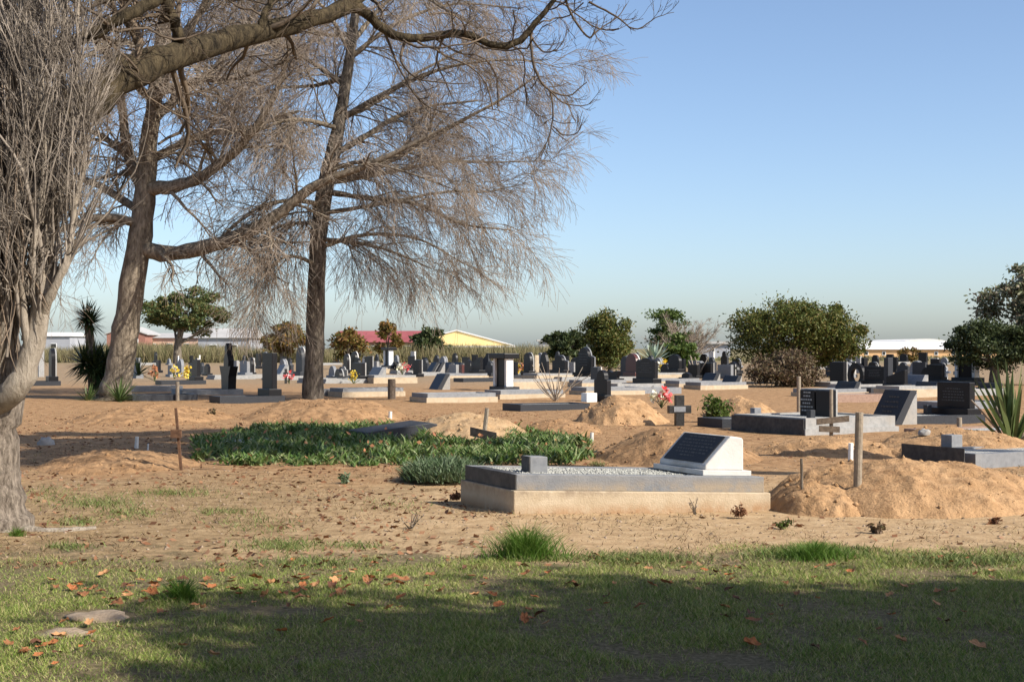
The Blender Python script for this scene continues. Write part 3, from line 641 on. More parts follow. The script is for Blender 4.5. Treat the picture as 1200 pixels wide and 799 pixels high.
# middle background
G(603, 443, 424, 'rect', 0.5, 'black', 'n', 'thin black stone just right of the canopy monument')
G(619, 443, 413, 'gothic', 0.85, 'black', 'd', 'pointed black headstone with white sloping edge right of the canopy monument', 0, False, 0, 'lgrey')
G(629, 436, 416, 'post', 0.22, 'cream', 'n', 'thin cream post between two pointed black stones')
G(638, 441, 412, 'point', 0.9, 'black', 'n', 'dark faceted pointed headstone left of the ornate arched stone')
G(656, 446, 416, 'shoulder', 1.2, 'black', 't', 'ornate dark headstone with round top and white urn behind the bare twigs', 0, False, 0, 'grey')
G(673, 436, 419, 'arch', 0.8, 'black', 'n', 'narrow dark arched stone left of the large shouldered headstone', 0, False, 0, 'white')
G(685, 446, 407, 'shoulder', 1.5, 'black', 'l', 'large shouldered black headstone in front of the green tree', 0, True, 0, 'grey')
G(698, 448, 430, 'rect', 0.7, 'dark', 'n', 'small dark stone with pale edge below the green tree', 0, False, 0, 'white')
G(719, 452, 434, 'vee', 0.9, 'black', 'c', 'black stone with a notched v shaped top below the green tree')
G(733, 443, 417, 'arch', 0.85, 'dark', 'n', 'left of two dark arched stones with white rims', 0, False, 0, 'white')
G(741, 446, 414, 'arch', 1.0, 'maroon', 'l', 'right of two arched stones with white rims, maroon face', 0, False, 0, 'white')
G(758, 455, 419, 'bumps', 1.45, 'black', 'l', 'broad black headstone with a knobbly top below the agave', 0, True)
G(780, 444, 426, 'arch', 0.8, 'black', 'n', 'small black arched stone with white edge right of the knobbly headstone', 0, False, 0, 'white')
G(791, 445, 415, 'gothic', 1.0, 'black', 't', 'tall black bullet shaped headstone on a pale block')
G(805, 450, 436, 'point', 0.6, 'black', 'c', 'small black figure like stone with white head')
G(813, 443, 427, 'rect', 0.9, 'black', 'n', 'square black block headstone left of the pale bare saplings')
G(828, 443, 425, 'rect', 1.0, 'black', 'n', 'black upright slab right of the pale bare saplings', 0, False, 0, 'lgrey')
G(833, 453, 437, 'lean', 0.85, 'dark', 'c', 'dark leaning panel in front of the black upright slab')
G(850, 443, 427, 'rect', 1.3, 'grey', 'n', 'wide grey plate headstone left of the large olive tree')
G(859, 440, 424, 'arch', 1.2, 'black', 'n', 'black arch behind the wide grey plate headstone')
G(858, 455, 440, 'lean', 0.9, 'dark', 'c', 'dark leaning panel in front of the wide grey plate')
# right background
G(973, 432, 405, 'rect', 1.1, 'grey', 'n', 'tall grey slab with white edge below the large olive tree', 0, False, 0, 'white')
G(982, 452, 424, 'rect', 0.85, 'black', 'n', 'black slab below the tall grey slab', 0, False, 0, 'lgrey')
G(995, 442, 424, 'rect', 0.8, 'black', 'n', 'black panel in a white frame left of the ring stone', 0, False, 0, 'white')
G(1004, 453, 425, 'ring', 1.05, 'black', 'l', 'ring shaped black stone with an open centre')
G(1013, 453, 419, 'post', 0.2, 'black', 'n', 'thin tall black post beside the ring stone')
G(1026, 456, 429, 'rect', 1.1, 'black', 'l', 'square inscribed black headstone between the two dark posts', 0, True)
G(1041, 458, 419, 'post', 0.24, 'dark', 'n', 'tall dark pillar with white marks right of the inscribed black headstone')
G(1051, 459, 433, 'slope', 1.0, 'black', 'd', 'black stone with a curved sloping shoulder right of the tall pillar')
G(994, 464, 447, 'lean', 0.95, 'dark', 'c', 'dark lettered leaning panel in front of the ring stone', 0, True)
G(1067, 459, 439, 'lean', 1.1, 'grey', 'n', 'grey leaning panel, further of two right of the sloping black stone')
G(1088, 465, 447, 'lean', 1.0, 'dark', 't', 'dark leaning panel, nearer of two left of the big square headstone', 0, True)
G(1078, 443, 424, 'rect', 1.0, 'dark', 'n', 'far dark upright slab below the white domed roof')
G(1086, 448, 430, 'point', 0.6, 'black', 'n', 'small black pointed stone right of the far dark slab')
G(1096, 449, 427, 'rect', 1.0, 'black', 'd', 'dark slab with pale flank below the reddish bare shrub', 0, False, 0, 'lgrey')
G(1109, 448, 430, 'cross', 0.5, 'whitepaint', 'n', 'small white cross above the big square headstone')
G(1134, 450, 418, 'canopy', 1.2, 'black', 'd', 'dark canopy monument with white columns under the right hand tree')
G(1160, 462, 448, 'rect', 1.0, 'dark', 'l', 'low dark headstone in the shade behind the spiky plant')
G(1150, 478, 468, 'none', 1.0, 'grey', 'g', 'grey kerbed grave between the big square headstone and spiky plant')
G(1020, 470, 462, 'none', 1.0, 'grey', 'b', 'low brown kerb behind the large leaning panel')
G(780, 460, 452, 'none', 1.0, 'grey', 'g', 'low grey kerb behind the red and white flowers')
G(735, 462, 455, 'none', 1.0, 'grey', 'c', 'cream plinth kerb behind the orange sandy mound')
G(640, 455, 448, 'none', 1.0, 'grey', 't', 'raised cream plinth behind the bare twigs')
G(475, 449, 440, 'none', 1.0, 'grey', 't', 'raised cream plinth below the tall double pillar')

zones = [(180, 240, 'below the pine tree'), (275, 350, 'between the urn monument and straight trunk'), (385, 450, 'below the yellowing saplings'), (460, 540, 'below the dark round bush'), (545, 625, 'below the yellow hall'),
         (630, 700, 'below the dark low tree'), (725, 800, 'around the agave'), (805, 870, 'below the grey walled shed'), (970, 1050, 'below the orange warehouse'), (1055, 1130, 'below the pale barrel roof')]
looks = [('rect', 'black', 'square black'), ('arch', 'grey', 'round topped grey'), ('gothic', 'black', 'pointed black'), ('rect', 'white', 'plain white'), ('shoulder', 'dark', 'shouldered dark grey')]
rz_ = random.Random(44)
for (xa, xb, zn) in zones:
    lk = looks[:]; rz_.shuffle(lk)
    for k in range(5):
        sh, cl_, nm = lk[k]; yf_ = rz_.uniform(426, 433); G(xa + (xb - xa) * (k + rz_.uniform(0.2, 0.8)) / 5, yf_, rz_.uniform(411, 420), sh, rz_.uniform(0.75, 1.1), cl_, 'n' if k else 'l', 'small %s stone in the far row %s' % (nm, zn))
    rz_.shuffle(lk)
    for k in range(5):
        sh, cl_, nm = lk[k]; yf_ = rz_.uniform(436, 443); G(xa + (xb - xa) * (k + rz_.uniform(0.1, 0.9)) / 5, yf_, yf_ - rz_.uniform(13, 23), sh, rz_.uniform(0.7, 1.0), cl_ if cl_ != 'white' else 'lgrey', 'n', '%s stone in the middle row %s' % (nm if cl_ != 'white' else 'plain pale grey', zn), 0, False, 0, 'lgrey' if k % 2 else None)

# ------------------------------------------------------------------ crosses, posts, stakes
def rod(name, p0, p1, r, mat, parent=None, n=8, r1=None): return MB().cyl(p0, p1, r, r1 or r, n).build(name, mat, parent)
c = gp(212, 552); g = empty('wooden_cross', c, 'slim brown wooden cross with a small square board leaning on the left', 'cross')
D = c.y; L = lambda x, y, dd=0: px(x, y, D + dd) - c
MB().cyl(L(213, 556), L(206, 478), 0.026, 0.022, 4).build('upright', M['redwood'], g)
q = L(207.5, 508); MB().box(q.x - 0.075, q.x + 0.07, -0.05, -0.02, q.z - 0.055, q.z + 0.055).build('board', M['redwood'], g, 0.004)
c = gp(566, 520); g = empty('wooden_cross', c, 'small black cross with a tilted black board behind the ground cover', 'cross'); D = c.y
MB().cyl(L(565, 530), L(571, 478), 0.04, 0.036, 6).build('upright', M['postwood'], g)
mb = MB(); a, b2 = L(551, 505), L(582, 512)
for (pp, hw) in ((a, 0.075), (b2, 0.075)): pass
mb.poly([a + Vector((0, -0.07, -0.075)), b2 + Vector((0, -0.05, -0.075)), b2 + Vector((0, -0.05, 0.075)), a + Vector((0, -0.07, 0.075)),
         a + Vector((0, -0.04, -0.075)), b2 + Vector((0, -0.02, -0.075)), b2 + Vector((0, -0.02, 0.075)), a + Vector((0, -0.04, 0.075))], [(0,1,2,3),(7,6,5,4),(0,4,5,1),(1,5,6,2),(2,6,7,3),(3,7,4,0)])
mb.build('board', M['blackpaint'], g)
c = gp(796, 500); g = empty('wooden_cross', c, 'stout black cross with a pale name plate on the middle mound', 'cross'); D = c.y; g.rotation_euler.z = R(14)
zt = L(796, 463).z; zl, zh = L(0, 484).z, L(0, 475).z
MB().box(-0.09, 0.09, -0.06, 0.06, -0.15, zt).build('upright', M['blackpaint'], g, 0.006)
MB().box(-0.24, 0.24, -0.064, 0.064, zl, zh).build('crossbar', M['blackpaint'], g, 0.006)
MB().box(-0.14, 0.11, -0.075, -0.064, zl + 0.03, zh - 0.02).build('name_plate', M['grey'], g)
c = gp(974, 520); g = empty('wooden_cross', c, 'weathered wooden cross with two tilted crossbars left of the round post', 'cross'); D = c.y
MB().cyl(L(974, 525), L(974, 456), 0.035, 0.03, 8).build('upright', M['postwood'], g)
for (xa, ya, xb, yb, nm) in ((956, 494, 994, 490, 0), (959, 502, 983, 503, 1)):
    a, b2 = L(xa, ya), L(xb, yb); w_ = 0.05
    MB().poly([a + Vector((0, -0.07, -w_)), b2 + Vector((0, -0.07, -w_)), b2 + Vector((0, -0.07, w_)), a + Vector((0, -0.07, w_)), a + Vector((0, -0.035, -w_)), b2 + Vector((0, -0.035, -w_)), b2 + Vector((0, -0.035, w_)), a + Vector((0, -0.035, w_))],
              [(0,1,2,3),(7,6,5,4),(0,4,5,1),(1,5,6,2),(2,6,7,3),(3,7,4,0)]).build('crossbar', M['wood'], g)
def post(x, yf, yt, r, mat, label, lean=0.0, cat='post', name='wooden_post', zb=0.0, D=None):
    D = D or gp(x, yf).y; p = px(x, yf, D); t = px(x + lean, yt, D)
    o = MB().cyl((0, 0, -0.25), t - p, r, r * 0.94, 12).build(name, mat, None, 0.004); o.location = p; return tag(o, label, cat)
post(1004, 568, 483, 0.042, M['postwood'], 'round weathered wooden post standing on the sandy mound', 3, D=14.6)
post(940, 562, 537, 0.014, M['bark_far'], 'short thin dark stake left of the round post', -1, 'stake', 'stake', D=14.6)
post(996, 541, 519, 0.03, M['whitepaint'], 'short white marker peg left of the round post', 1, 'marker', 'marker_peg', D=16.8)
post(459, 468, 444, 0.13, M['wood'], 'short thick square weathered post in the middle row')
post(208, 469, 447, 0.06, M['postwood'], 'thin pale stake right of the leaning trunk', 0, 'stake', 'stake')
post(829, 495, 472, 0.035, M['bark_far'], 'thin dark stake beside the small leafy shrub', 0, 'stake', 'stake')
post(936, 488, 441, 0.05, M['postwood'], 'tall thin pale stake left of the double tablets', 0, 'stake', 'stake')
post(1124, 512, 489, 0.05, M['postwood'], 'short pale stake in front of the big square headstone', 0, 'stake', 'stake')
post(627, 440, 416, 0.05, M['cream'], 'thin straw coloured stake near the pointed black stones', 0, 'stake', 'stake')
post(209, 430, 417, 0.06, M['whitepaint'], 'thin white peg below the pine tree', 0, 'marker', 'marker_peg')
post(234, 432, 416, 0.06, M['whitepaint'], 'thin white peg left of the urn monument', 0, 'marker', 'marker_peg')
for k, (x, y, lb) in enumerate(((752, 492, 'small pale plastic jar upright on the orange mound'), (703, 494, 'small pale plastic jar at the left end of the orange mound'), (693, 517, 'small pale jar right of the ground cover'), (376, 490, 'pale jar on the long mound, left of two'), (457, 492, 'pale jar left of the yellow sand mound'), (160, 528, 'cloudy glass jar left of the wooden cross'), (173, 530, 'thin white tube beside the cloudy glass jar'), (422, 488, 'white crumpled cup on the long mound'))):
    p = gp(x, y); s = p.y / F
    o = MB().cyl((0, 0, -0.06), (0.01, 0, 9 * s), 2.4 * s if k != 6 else 1.0 * s, 2.1 * s if k != 6 else 1.0 * s, 10).build('jar', M['glassjar'], None); o.location = p + Vector((0, 0, 0.10 if k in (0, 1, 3, 5) else 0.02)); tag(o, lb, 'jar', 'jars left on the graves')
def lump(name, x, y, wpx, hpx, mat, label, cat, seed, depth=1.0, z=0.0, group=None):
    p = gp(x, y); s = p.y / F; rx = wpx * s / 2; rz = hpx * s; n, m_ = 16, 9; pts = []
    for j in range(m_):
        ph = math.pi / 2 * j / (m_ - 1)
        for i in range(n):
            th = 2 * math.pi * i / n; d = Vector((math.cos(th) * math.cos(ph), math.sin(th) * math.cos(ph), math.sin(ph)))
            k = 1 + 0.3 * noise.noise(d * 1.6 + Vector((seed, 0, 0))) + 0.15 * noise.noise(d * 4 + Vector((seed, 3, 0)))
            pts.append((d.x * rx * k, d.y * rx * depth * k, d.z ** 0.7 * rz * k - 0.02))
    f = [(j * n + i, j * n + (i + 1) % n, (j + 1) * n + (i + 1) % n, (j + 1) * n + i) for j in range(m_ - 1) for i in range(n)]
    o = link(name, mesh_np(name, pts, f), mat); o.location = p + Vector((0, 0, z)); return tag(o, label, cat, group)
lump('rock', 931, 588, 16, 11, M['whiterock'], 'white rock at the foot of the sandy heap', 'rock', 1)
lump('rock', 921, 588, 14, 6, M['soil'], 'dark earth clod left of the white rock', 'rock', 2)
lump('rock', 112, 724, 86, 11, M['rock'], 'flat pale sandy stone lying in the grass, further of two', 'stone', 3, 0.8)
lump('rock', 76, 743, 64, 10, M['rock'], 'flat pale sandy stone lying in the grass, nearer of two', 'stone', 4, 0.8)
lump('rock', 54, 531, 18, 9, M['lgrey'], 'grey lump on the low mound by the near trunk', 'rock', 5, 1, 0.15)
lump('rock', 155, 490, 10, 4, M['whiterock'], 'tiny white stone on the mound by the leaning trunk', 'rock', 9, 1, 0.1)
lump('rock', 1083, 531, 16, 7, M['lgrey'], 'grey stone lying left of the right edge kerb', 'rock', 6, 1, 0.3)
lump('rock', 1138, 527, 13, 12, M['whiterock'], 'pale stone ornament beside the square block at right', 'rock', 8, 1, 0.0)

# ------------------------------------------------------------------ leafy plants
def rosette(name, c, n, L, Wd, label, cat, mat, up=0.3, droop=0.08, K=5, seed=1, parent=None, spread=1.0, group=None):
    r = np.random.default_rng(seed); az = r.uniform(0, 2 * np.pi, n); el = np.arcsin(np.clip(r.uniform(up - 0.5 * spread, 1.0, n), -0.6, 0.98))
    D = np.stack([np.cos(az) * np.cos(el), np.sin(az) * np.cos(el), np.sin(el)], -1)
    P = grow(np.tile(np.array(c, float), (n, 1)), D, L * r.uniform(0.75, 1.1, n), K, droop, 0.02, 0, r)
    side = norm(np.cross(D, np.array([0.05, 0, 1.0])))
    prof = np.array([0.55, 1.0, 0.9, 0.55, 0.05]) if K == 5 else np.linspace(1, 0.05, K)
    V, Q = ribbons(P, Wd * prof[None, :] * r.uniform(0.8, 1.1, (n, 1)), side)
    o = link(name, mesh_np(name, V, Q), mat, parent)
    if label: tag(o, label, cat, group)
    return o
# two headed yucca by the leaning trunk
D = 47.0
g = empty('yucca', px(112, 464, D), 'dark spiky yucca with two tall heads beside the leaning trunk', 'plant'); o0 = g.location.copy()
for (xb, xt, yt_, nm, sd) in ((104, 101, 372, 0, 3), (112, 106, 380, 1, 4)):
    a, b2 = px(xb + 4, 470, D) - o0, px(xt, yt_, D) - o0
    MB().cyl(a, b2, 0.1, 0.075, 8).build('stem', M['bark_far'], g)
    rosette('leaf_head', b2, 130, 0.72, 0.06, None, None, M['yucca'], 0.05, 0.06, seed=sd, parent=g, spread=1.3)
for (x, y, n, l, sd) in ((110, 430, 260, 1.0, 5), (120, 445, 200, 0.95, 6), (98, 425, 120, 0.8, 7), (124, 425, 120, 0.8, 8)):
    rosette('leaf_head', px(x, y, D) - o0, n, l, 0.075, None, None, M['yucca'], 0.05, 0.05, seed=sd, parent=g, spread=1.3)
rosette('strap_plant', px(140, 471, 43.5), 90, 0.85, 0.06, 'pale strap leaved plant at the foot of the leaning trunk', 'plant', M['strap'], 0.6, 0.1, seed=11, spread=0.8)
rosette('strap_plant', px(103, 472, 44.5), 50, 0.7, 0.05, 'small strap leaved plant below the yucca', 'plant', M['strap'], 0.6, 0.1, seed=12, spread=0.8)
rosette('strap_plant', px(162, 440, 46), 40, 0.8, 0.07, 'bright green strap leaves right of the leaning trunk', 'plant', M['strap'], 0.4, 0.15, seed=13)
# spiky plant at the right edge
p = gp(1186, 526); g = empty('spiky_plant', p, 'tall spiky plant with sword leaves at the right edge', 'plant')
r = np.random.default_rng(21); n = 46; az = r.uniform(0, 2 * np.pi, n); ln_ = r.uniform(0.06, 0.62, n)
Dd = np.stack([np.cos(az) * ln_, np.sin(az) * ln_, np.ones(n)], -1); Dd[0] = (-0.75, -0.1, 0.75); Dd[1] = (-0.5, 0, 0.9); Dd[2] = (0.5, 0, 0.9)
P = grow(r.normal(0, 0.07, (n, 3)) * np.array([1, 1, 0]), Dd, r.uniform(0.8, 1.5, n), 5, 0.05, 0.02, 0, r)
sa = r.uniform(0, np.pi, n)
V_, Q_ = ribbons(P, np.array([0.5, 1, 1, 0.7, 0.06])[None] * r.uniform(0.05, 0.085, (n, 1)), np.stack([np.cos(sa), np.sin(sa), np.zeros(n)], -1))
link('sword_leaves', mesh_np('sword_leaves', V_, Q_), M['strap'], g)
P = grow(np.zeros((9, 3)), np.stack([r.normal(0, 0.5, 9), r.normal(0, 0.4, 9), np.ones(9)], -1), r.uniform(0.6, 1.1, 9), 5, 0.0, 0.1, 0, r)
V_, Q_ = tubes(P, np.linspace(0.02, 0.012, 5)[None] * np.ones((9, 1)), 5); link('dry_stalks', mesh_np('dry_stalks', V_, Q_), M['twig_shoot'], g)
rosette('agave', px(766, 424, 95), 34, 1.5, 0.24, 'pale blue green agave behind the knobbly black headstone', 'plant', M['agave'], 0.75, -0.02, seed=31, spread=0.9)

# green ground cover
def inside(x, y):
    "ground cover outline in photo pixels, wobbly"
    k = noise.noise(Vector((x * 0.018, y * 0.06, 1)))
    lo = 503 + 4 * k + max(0, (x - 560) * 0.10); hi = 547 + 5 * noise.noise(Vector((x * 0.03, 9, 2)))
    if x < 300: hi -= (300 - x) * 0.06; lo += (300 - x) * 0.2
    if x > 640: hi -= (x - 640) * 0.1
    return 232 < x < 690 and lo < y - 0 < hi
pts = []
rr = random.Random(3)
while len(pts) < 1500:
    p = Vector((rr.uniform(-6.5, 1.6), rr.uniform(18.5, 29), 0)); y = HOR + F * EYE / p.y; x = 600 + p.x / p.y * F
    if inside(x, y) and noise.noise(Vector((p.x * 1.3, p.y * 0.9, 4))) + 0.6 * noise.noise(Vector((p.x * 3.3, p.y * 2.9, 4))) > -0.3: pts.append((p.x, p.y, -0.01, 0.75 + 0.5 * noise.noise(Vector((p.x * 0.9, p.y * 0.9, 6))) + rr.uniform(-0.2, 0.35)))
pts = np.repeat(np.array(pts), 20, axis=0); n = len(pts)
pts[:, :2] += RNG.normal(0, 0.05, (n, 2)); pts[:, 2] += RNG.uniform(0, 0.1, n) * pts[:, 3]
V_, Q_ = blades(pts[:, :3], pts[:, 3] * RNG.uniform(0.08, 0.17, n), RNG.uniform(0.022, 0.05, n), RNG.uniform(0.2, 1.6, n), 0.45)
tag(link('ground_cover', mesh_np('ground_cover', V_, Q_), M['cover']), 'dense dark green ground cover spreading behind the foreground grave', 'ground cover', None, 'stuff')
# grey green clump by the foreground grave
p = gp(515, 567); n = 3600; a = RNG.uniform(0, 2 * np.pi, n); q = np.sqrt(RNG.uniform(0, 1, n))
bp_ = np.stack([p.x + 0.02 + q * np.cos(a) * 0.5, p.y + 0.45 + q * np.sin(a) * 0.5, np.full(n, 0.0)], -1)
bp_[:, 2] = 0.20 * np.sqrt(1 - q ** 2) * RNG.uniform(0.3, 1, n)
V_, Q_ = blades(bp_, RNG.uniform(0.1, 0.2, n), RNG.uniform(0.012, 0.026, n), RNG.uniform(0.2, 1.2, n), 0.4)
cl = empty('leafy_clump', (p.x, p.y + 0.45, 0), 'grey green leafy clump at the left end of the foreground grave', 'plant')
ob = link('leaves', mesh_np('leaves', V_ - np.array([p.x, p.y + 0.45, 0]), Q_), M['greyleaf'], cl)
# marigold like flowers in the cover
def flower_heads(pts, size, mat, name='flower_heads', parent=None):
    P_ = np.asarray(pts, float); n = len(P_); k = 7
    rnd = RNG.normal(0, 1, (n, k, 3)); c = P_[:, None, :] + rnd * size * 0.35
    d1 = norm(RNG.normal(0, 1, (n, k, 3))) * size * 0.5; d2 = norm(np.cross(d1, RNG.normal(0, 1, (n, k, 3)))) * size * 0.35
    V = np.stack([c - d1, c + d2, c + d1, c - d2], 2).reshape(-1, 3)
    return link(name, mesh_np(name, V, np.arange(n * k * 4).reshape(-1, 4)), mat, parent)
def bouquet(x, y, s, mats, label, D=None, leaf=True):
    p = gp(x, y); g = empty('flowers', p, label, 'flowers', 'flowers on graves')
    for k, mt in enumerate(mats):
        c = RNG.normal(0, s * 0.45, (9, 3)) + np.array([0, 0, s * 1.6]) + np.array([(k - (len(mats) - 1) / 2) * s * 1.1, 0, 0]); flower_heads(c, s * 0.6, M[mt], parent=g)
    P = grow(np.zeros((8, 3)), np.stack([RNG.normal(0, 0.35, 8), RNG.normal(0, 0.35, 8), np.ones(8)], -1), np.full(8, s * 1.7), 3)
    V_, Q_ = tubes(P, np.full((8, 3), 0.012), 4); link('stems', mesh_np('stems', V_, Q_), M['strap'], g)
    return g
bouquet(775, 478, 0.22, ['petal_white', 'petal_red'], 'red and white flowers behind the orange mound')
bouquet(204, 444, 0.22, ['petal_yellow'], 'yellow flowers, left of two bunches below the pine tree')
bouquet(220, 446, 0.28, ['petal_yellow'], 'bright yellow flowers, right of two bunches below the pine tree')
bouquet(181, 447, 0.3, ['petal_orange'], 'faded orange flowers right of the leaning trunk')
bouquet(471, 440, 0.25, ['petal_white', 'petal_red'], 'red flowers in a white vase below the red roof')
bouquet(611, 441, 0.3, ['petal_yellow', 'petal_orange'], 'yellow flowers right of the canopy monument')
bouquet(774, 443, 0.35, ['petal_white', 'petal_yellow'], 'cream flowers right of the knobbly headstone')
bouquet(966, 492, 0.2, ['petal_orange', 'petal_orange'], 'dried reddish flowers in front of the double tablets')
bouquet(414, 450, 0.2, ['petal_yellow'], 'small yellow flowers in front of the square black headstone')
bouquet(339, 450, 0.2, ['petal_red'], 'small dark red flowers by the small black cross')

def shrub(name, x, yf, wpx, hpx, mat, label, n=900, leaf=0.05, seed=1, stems=9, cat='shrub', D=None):
    D = D or gp(x, yf).y; p = px(x, yf, D); s = D / F; r = np.random.default_rng(seed)
    g = empty(name, p, label, cat); w_, h_ = wpx * s / 2, hpx * s
    Dd = np.stack([r.normal(0, 0.55, stems) * w_ / h_ * 1.5, r.normal(0, 0.55, stems) * w_ / h_ * 1.5, np.ones(stems)], -1)
    P = grow(np.zeros((stems, 3)), Dd, h_ * r.uniform(0.7, 1.0, stems), 6, 0, 0.12, 0, r)
    V_, Q_ = tubes(P, np.linspace(1, 0.35, 6)[None] * np.full((stems, 1), max(0.006, 0.018 * h_)), 4); link('stems', mesh_np('stems', V_, Q_), M['bark_far'], g)
    k = r.integers(0, stems, n); t = r.integers(1, 6, n)
    c = P[k, t] + r.normal(0, 0.16 * min(w_, h_), (n, 3)); c[:, 2] = np.abs(c[:, 2])
    d1 = norm(r.normal(0, 1, (n, 3))) * leaf * r.uniform(0.6, 1.2, (n, 1)); d2 = norm(np.cross(d1, r.normal(0, 1, (n, 3)))) * leaf * 0.4
    V_ = np.stack([c - d1, c + d2, c + d1, c - d2], 1).reshape(-1, 3); link('leaves', mesh_np('leaves', V_, np.arange(n * 4).reshape(-1, 4)), mat, g)
    return g
shrub('shrub', 846, 496, 36, 34, M['leaf_green'], 'small leafy green shrub right of the stout black cross', 800, 0.06, 3)
shrub('shrub', 970, 490, 16, 22, M['petal_orange'], 'dry reddish brown bush in front of the double tablets', 260, 0.05, 4)
shrub('weed', 405, 566, 16, 14, M['greyleaf'], 'small dark weed in bare earth left of the grey green clump', 120, 0.03, 5, 6, 'weed')
shrub('weed', 482, 620, 26, 24, M['twig'], 'wispy dry weed on the bare sand left of the foreground grave', 40, 0.015, 6, 9, 'weed')
shrub('weed', 868, 604, 40, 12, M['dryleaf'], 'reddish weed along the front of the cream plinth', 260, 0.02, 7, 8, 'weed')
shrub('weed', 815, 603, 20, 26, M['twig'], 'thin dry weed in front of the cream plinth', 30, 0.02, 8, 4, 'weed')
shrub('weed', 535, 584, 24, 8, M['dryleaf'], 'flat reddish weed at the dark end of the foreground grave', 120, 0.03, 9, 6, 'weed')
shrub('weed', 1028, 625, 26, 14, M['leaf_brown'], 'low brown weed on sand below the large mound', 90, 0.03, 10, 6, 'weed')
shrub('weed', 1165, 614, 20, 9, M['dryleaf'], 'low reddish weed on sand at the right', 80, 0.03, 14, 6, 'weed')
shrub('weed', 918, 618, 18, 12, M['leaf_green'], 'small green weed on sand left of the large mound', 50, 0.03, 15, 6, 'weed')
shrub('weed', 248, 492, 12, 14, M['leaf_brown'], 'tiny dark bush on the mound right of the wooden cross', 120, 0.05, 11, 6, 'weed')
# bare twigs in the middle
p = gp(651, 470); g = empty('bare_bush', p, 'bush of bare pale twigs behind the low dark kerb', 'shrub'); r = np.random.default_rng(5)
P = grow(np.zeros((16, 3)), np.stack([r.normal(0, 0.6, 16), r.normal(0, 0.4, 16), np.ones(16)], -1), r.uniform(0.8, 1.5, 16), 6, 0, 0.12, 0, r)
V_, Q_ = tubes(P, np.linspace(0.022, 0.008, 6)[None] * np.ones((16, 1)), 4); link('twigs', mesh_np('twigs', V_, Q_), M['bark_pale'], g)
p = px(818, 445, 78); g = empty('bare_sapling', p, 'pale bare saplings between two black headstones', 'sapling')
P = grow(r.normal(0, 0.15, (7, 3)) * np.array([1, 1, 0]), np.stack([r.normal(0, 0.2, 7), r.normal(0, 0.2, 7), np.ones(7)], -1), r.uniform(0.9, 1.7, 7), 6, 0, 0.1, 0, r)
V_, Q_ = tubes(P, np.linspace(0.05, 0.02, 6)[None] * np.ones((7, 1)), 5); link('stems', mesh_np('stems', V_, Q_), M['bark_pale'], g)

# ------------------------------------------------------------------ leafy trees
def leafy_tree(name, x, yf, D, x0, x1, ytop, ybot, mat, label, n=9000, leaf=0.16, seed=1, clumps=40, flat=0.75, trunk_r=0.16, shape=1.0, loc=None, dims=None, lim=7, fill=0.5):
    r = np.random.default_rng(seed); s = D / F if loc is None else 1
    base = px(x, yf, D) if loc is None else Vector(loc)
    if loc is None: base.z = 0
    g = empty(name, base, label, 'tree')
    if dims is None:
        cz = EYE - ((ytop + ybot) / 2 - HOR) * s; rx = (x1 - x0) * s / 2; rz = (ybot - ytop) * s / 2; cx = ((x0 + x1) / 2 - x) * s
    else: cx, cz, rx, rz = dims
    u = norm(r.normal(0, 1, (clumps, 3))); rad = r.uniform(0.45, 0.9, (clumps, 1)) ** shape
    cc = u * rad * np.array([rx, rx * 0.85, rz]) + np.array([cx, 0, cz])
    cr = r.uniform(0.14, 0.38, clumps) * min(rx, rz) * 1.15
    k = r.integers(0, clumps, n); v = norm(r.normal(0, 1, (n, 3))) * (r.uniform(0, 1, (n, 1)) ** fill) * (1 + 0.55 * (r.uniform(0, 1, (n, 1)) < 0.14))
    P = cc[k] + v * cr[k][:, None] * np.array([1.25, 1.25, flat])
    d1 = norm(v + r.normal(0, 0.9, (n, 3))) * leaf * r.uniform(0.5, 1.15, (n, 1)); d2 = norm(np.cross(d1, r.normal(0, 1, (n, 3)))) * leaf * 0.42
    V_ = np.stack([P - d1, P + d2, P + d1, P - d2], 1).reshape(-1, 3)
    link('crown', mesh_np('crown', V_, np.arange(n * 4).reshape(-1, 4)), mat, g)
    # trunk and limbs
    top = Vector((cx * 0.8, 0, cz + rz * 0.1)); parts = []
    sp = spline([(0, 0, -0.3, trunk_r * 1.35), (0.03, 0, top.z * 0.35, trunk_r), (top.x * 0.6, 0.05, top.z * 0.7, trunk_r * 0.75), (top.x, 0, top.z, trunk_r * 0.3)], 12)
    parts.append(tubes(sp[None, :, :3], sp[None, :, 3], 9))
    link('trunk', smooth(mesh_np('trunk', *parts[0])), M['bark_far'], g)
    idx = r.choice(clumps, min(lim * 2, clumps), replace=False); parts = []
    for j in idx:
        t = r.integers(4, 10) if loc is None else r.integers(9, 12); a = sp[t]; e = cc[j]
        q_ = spline([(*a[:3], a[3] * 0.6), (*(a[:3] * 0.5 + e * 0.5 + np.array([0, 0, -0.06 * rx])), a[3] * 0.4), (*e, a[3] * 0.12)], 8)
        parts.append(tubes(q_[None, :, :3], q_[None, :, 3], 5))
    if parts: link('limbs', mesh_np('limbs', *join(parts)), M['bark_far'], g)
    return g
leafy_tree('pine_tree', 208, 425, 150, 166, 272, 337, 396, M['leaf_pine'], 'spreading pine tree with forked trunk between the two big trunks', 17000, 0.2, 3, 42, 0.6, 0.38, 0.8)
leafy_tree('bushy_tree', 330, 424, 160, 302, 362, 376, 416, M['leaf_autumn'], 'round bush with orange tinted leaves left of the straight trunk', 5000, 0.3, 4, 26, 0.8, 0.2)
leafy_tree('bushy_tree', 506, 424, 165, 480, 534, 386, 420, M['leaf_dark'], 'dark round bush in front of the yellow building', 5000, 0.3, 5, 26, 0.8, 0.2)
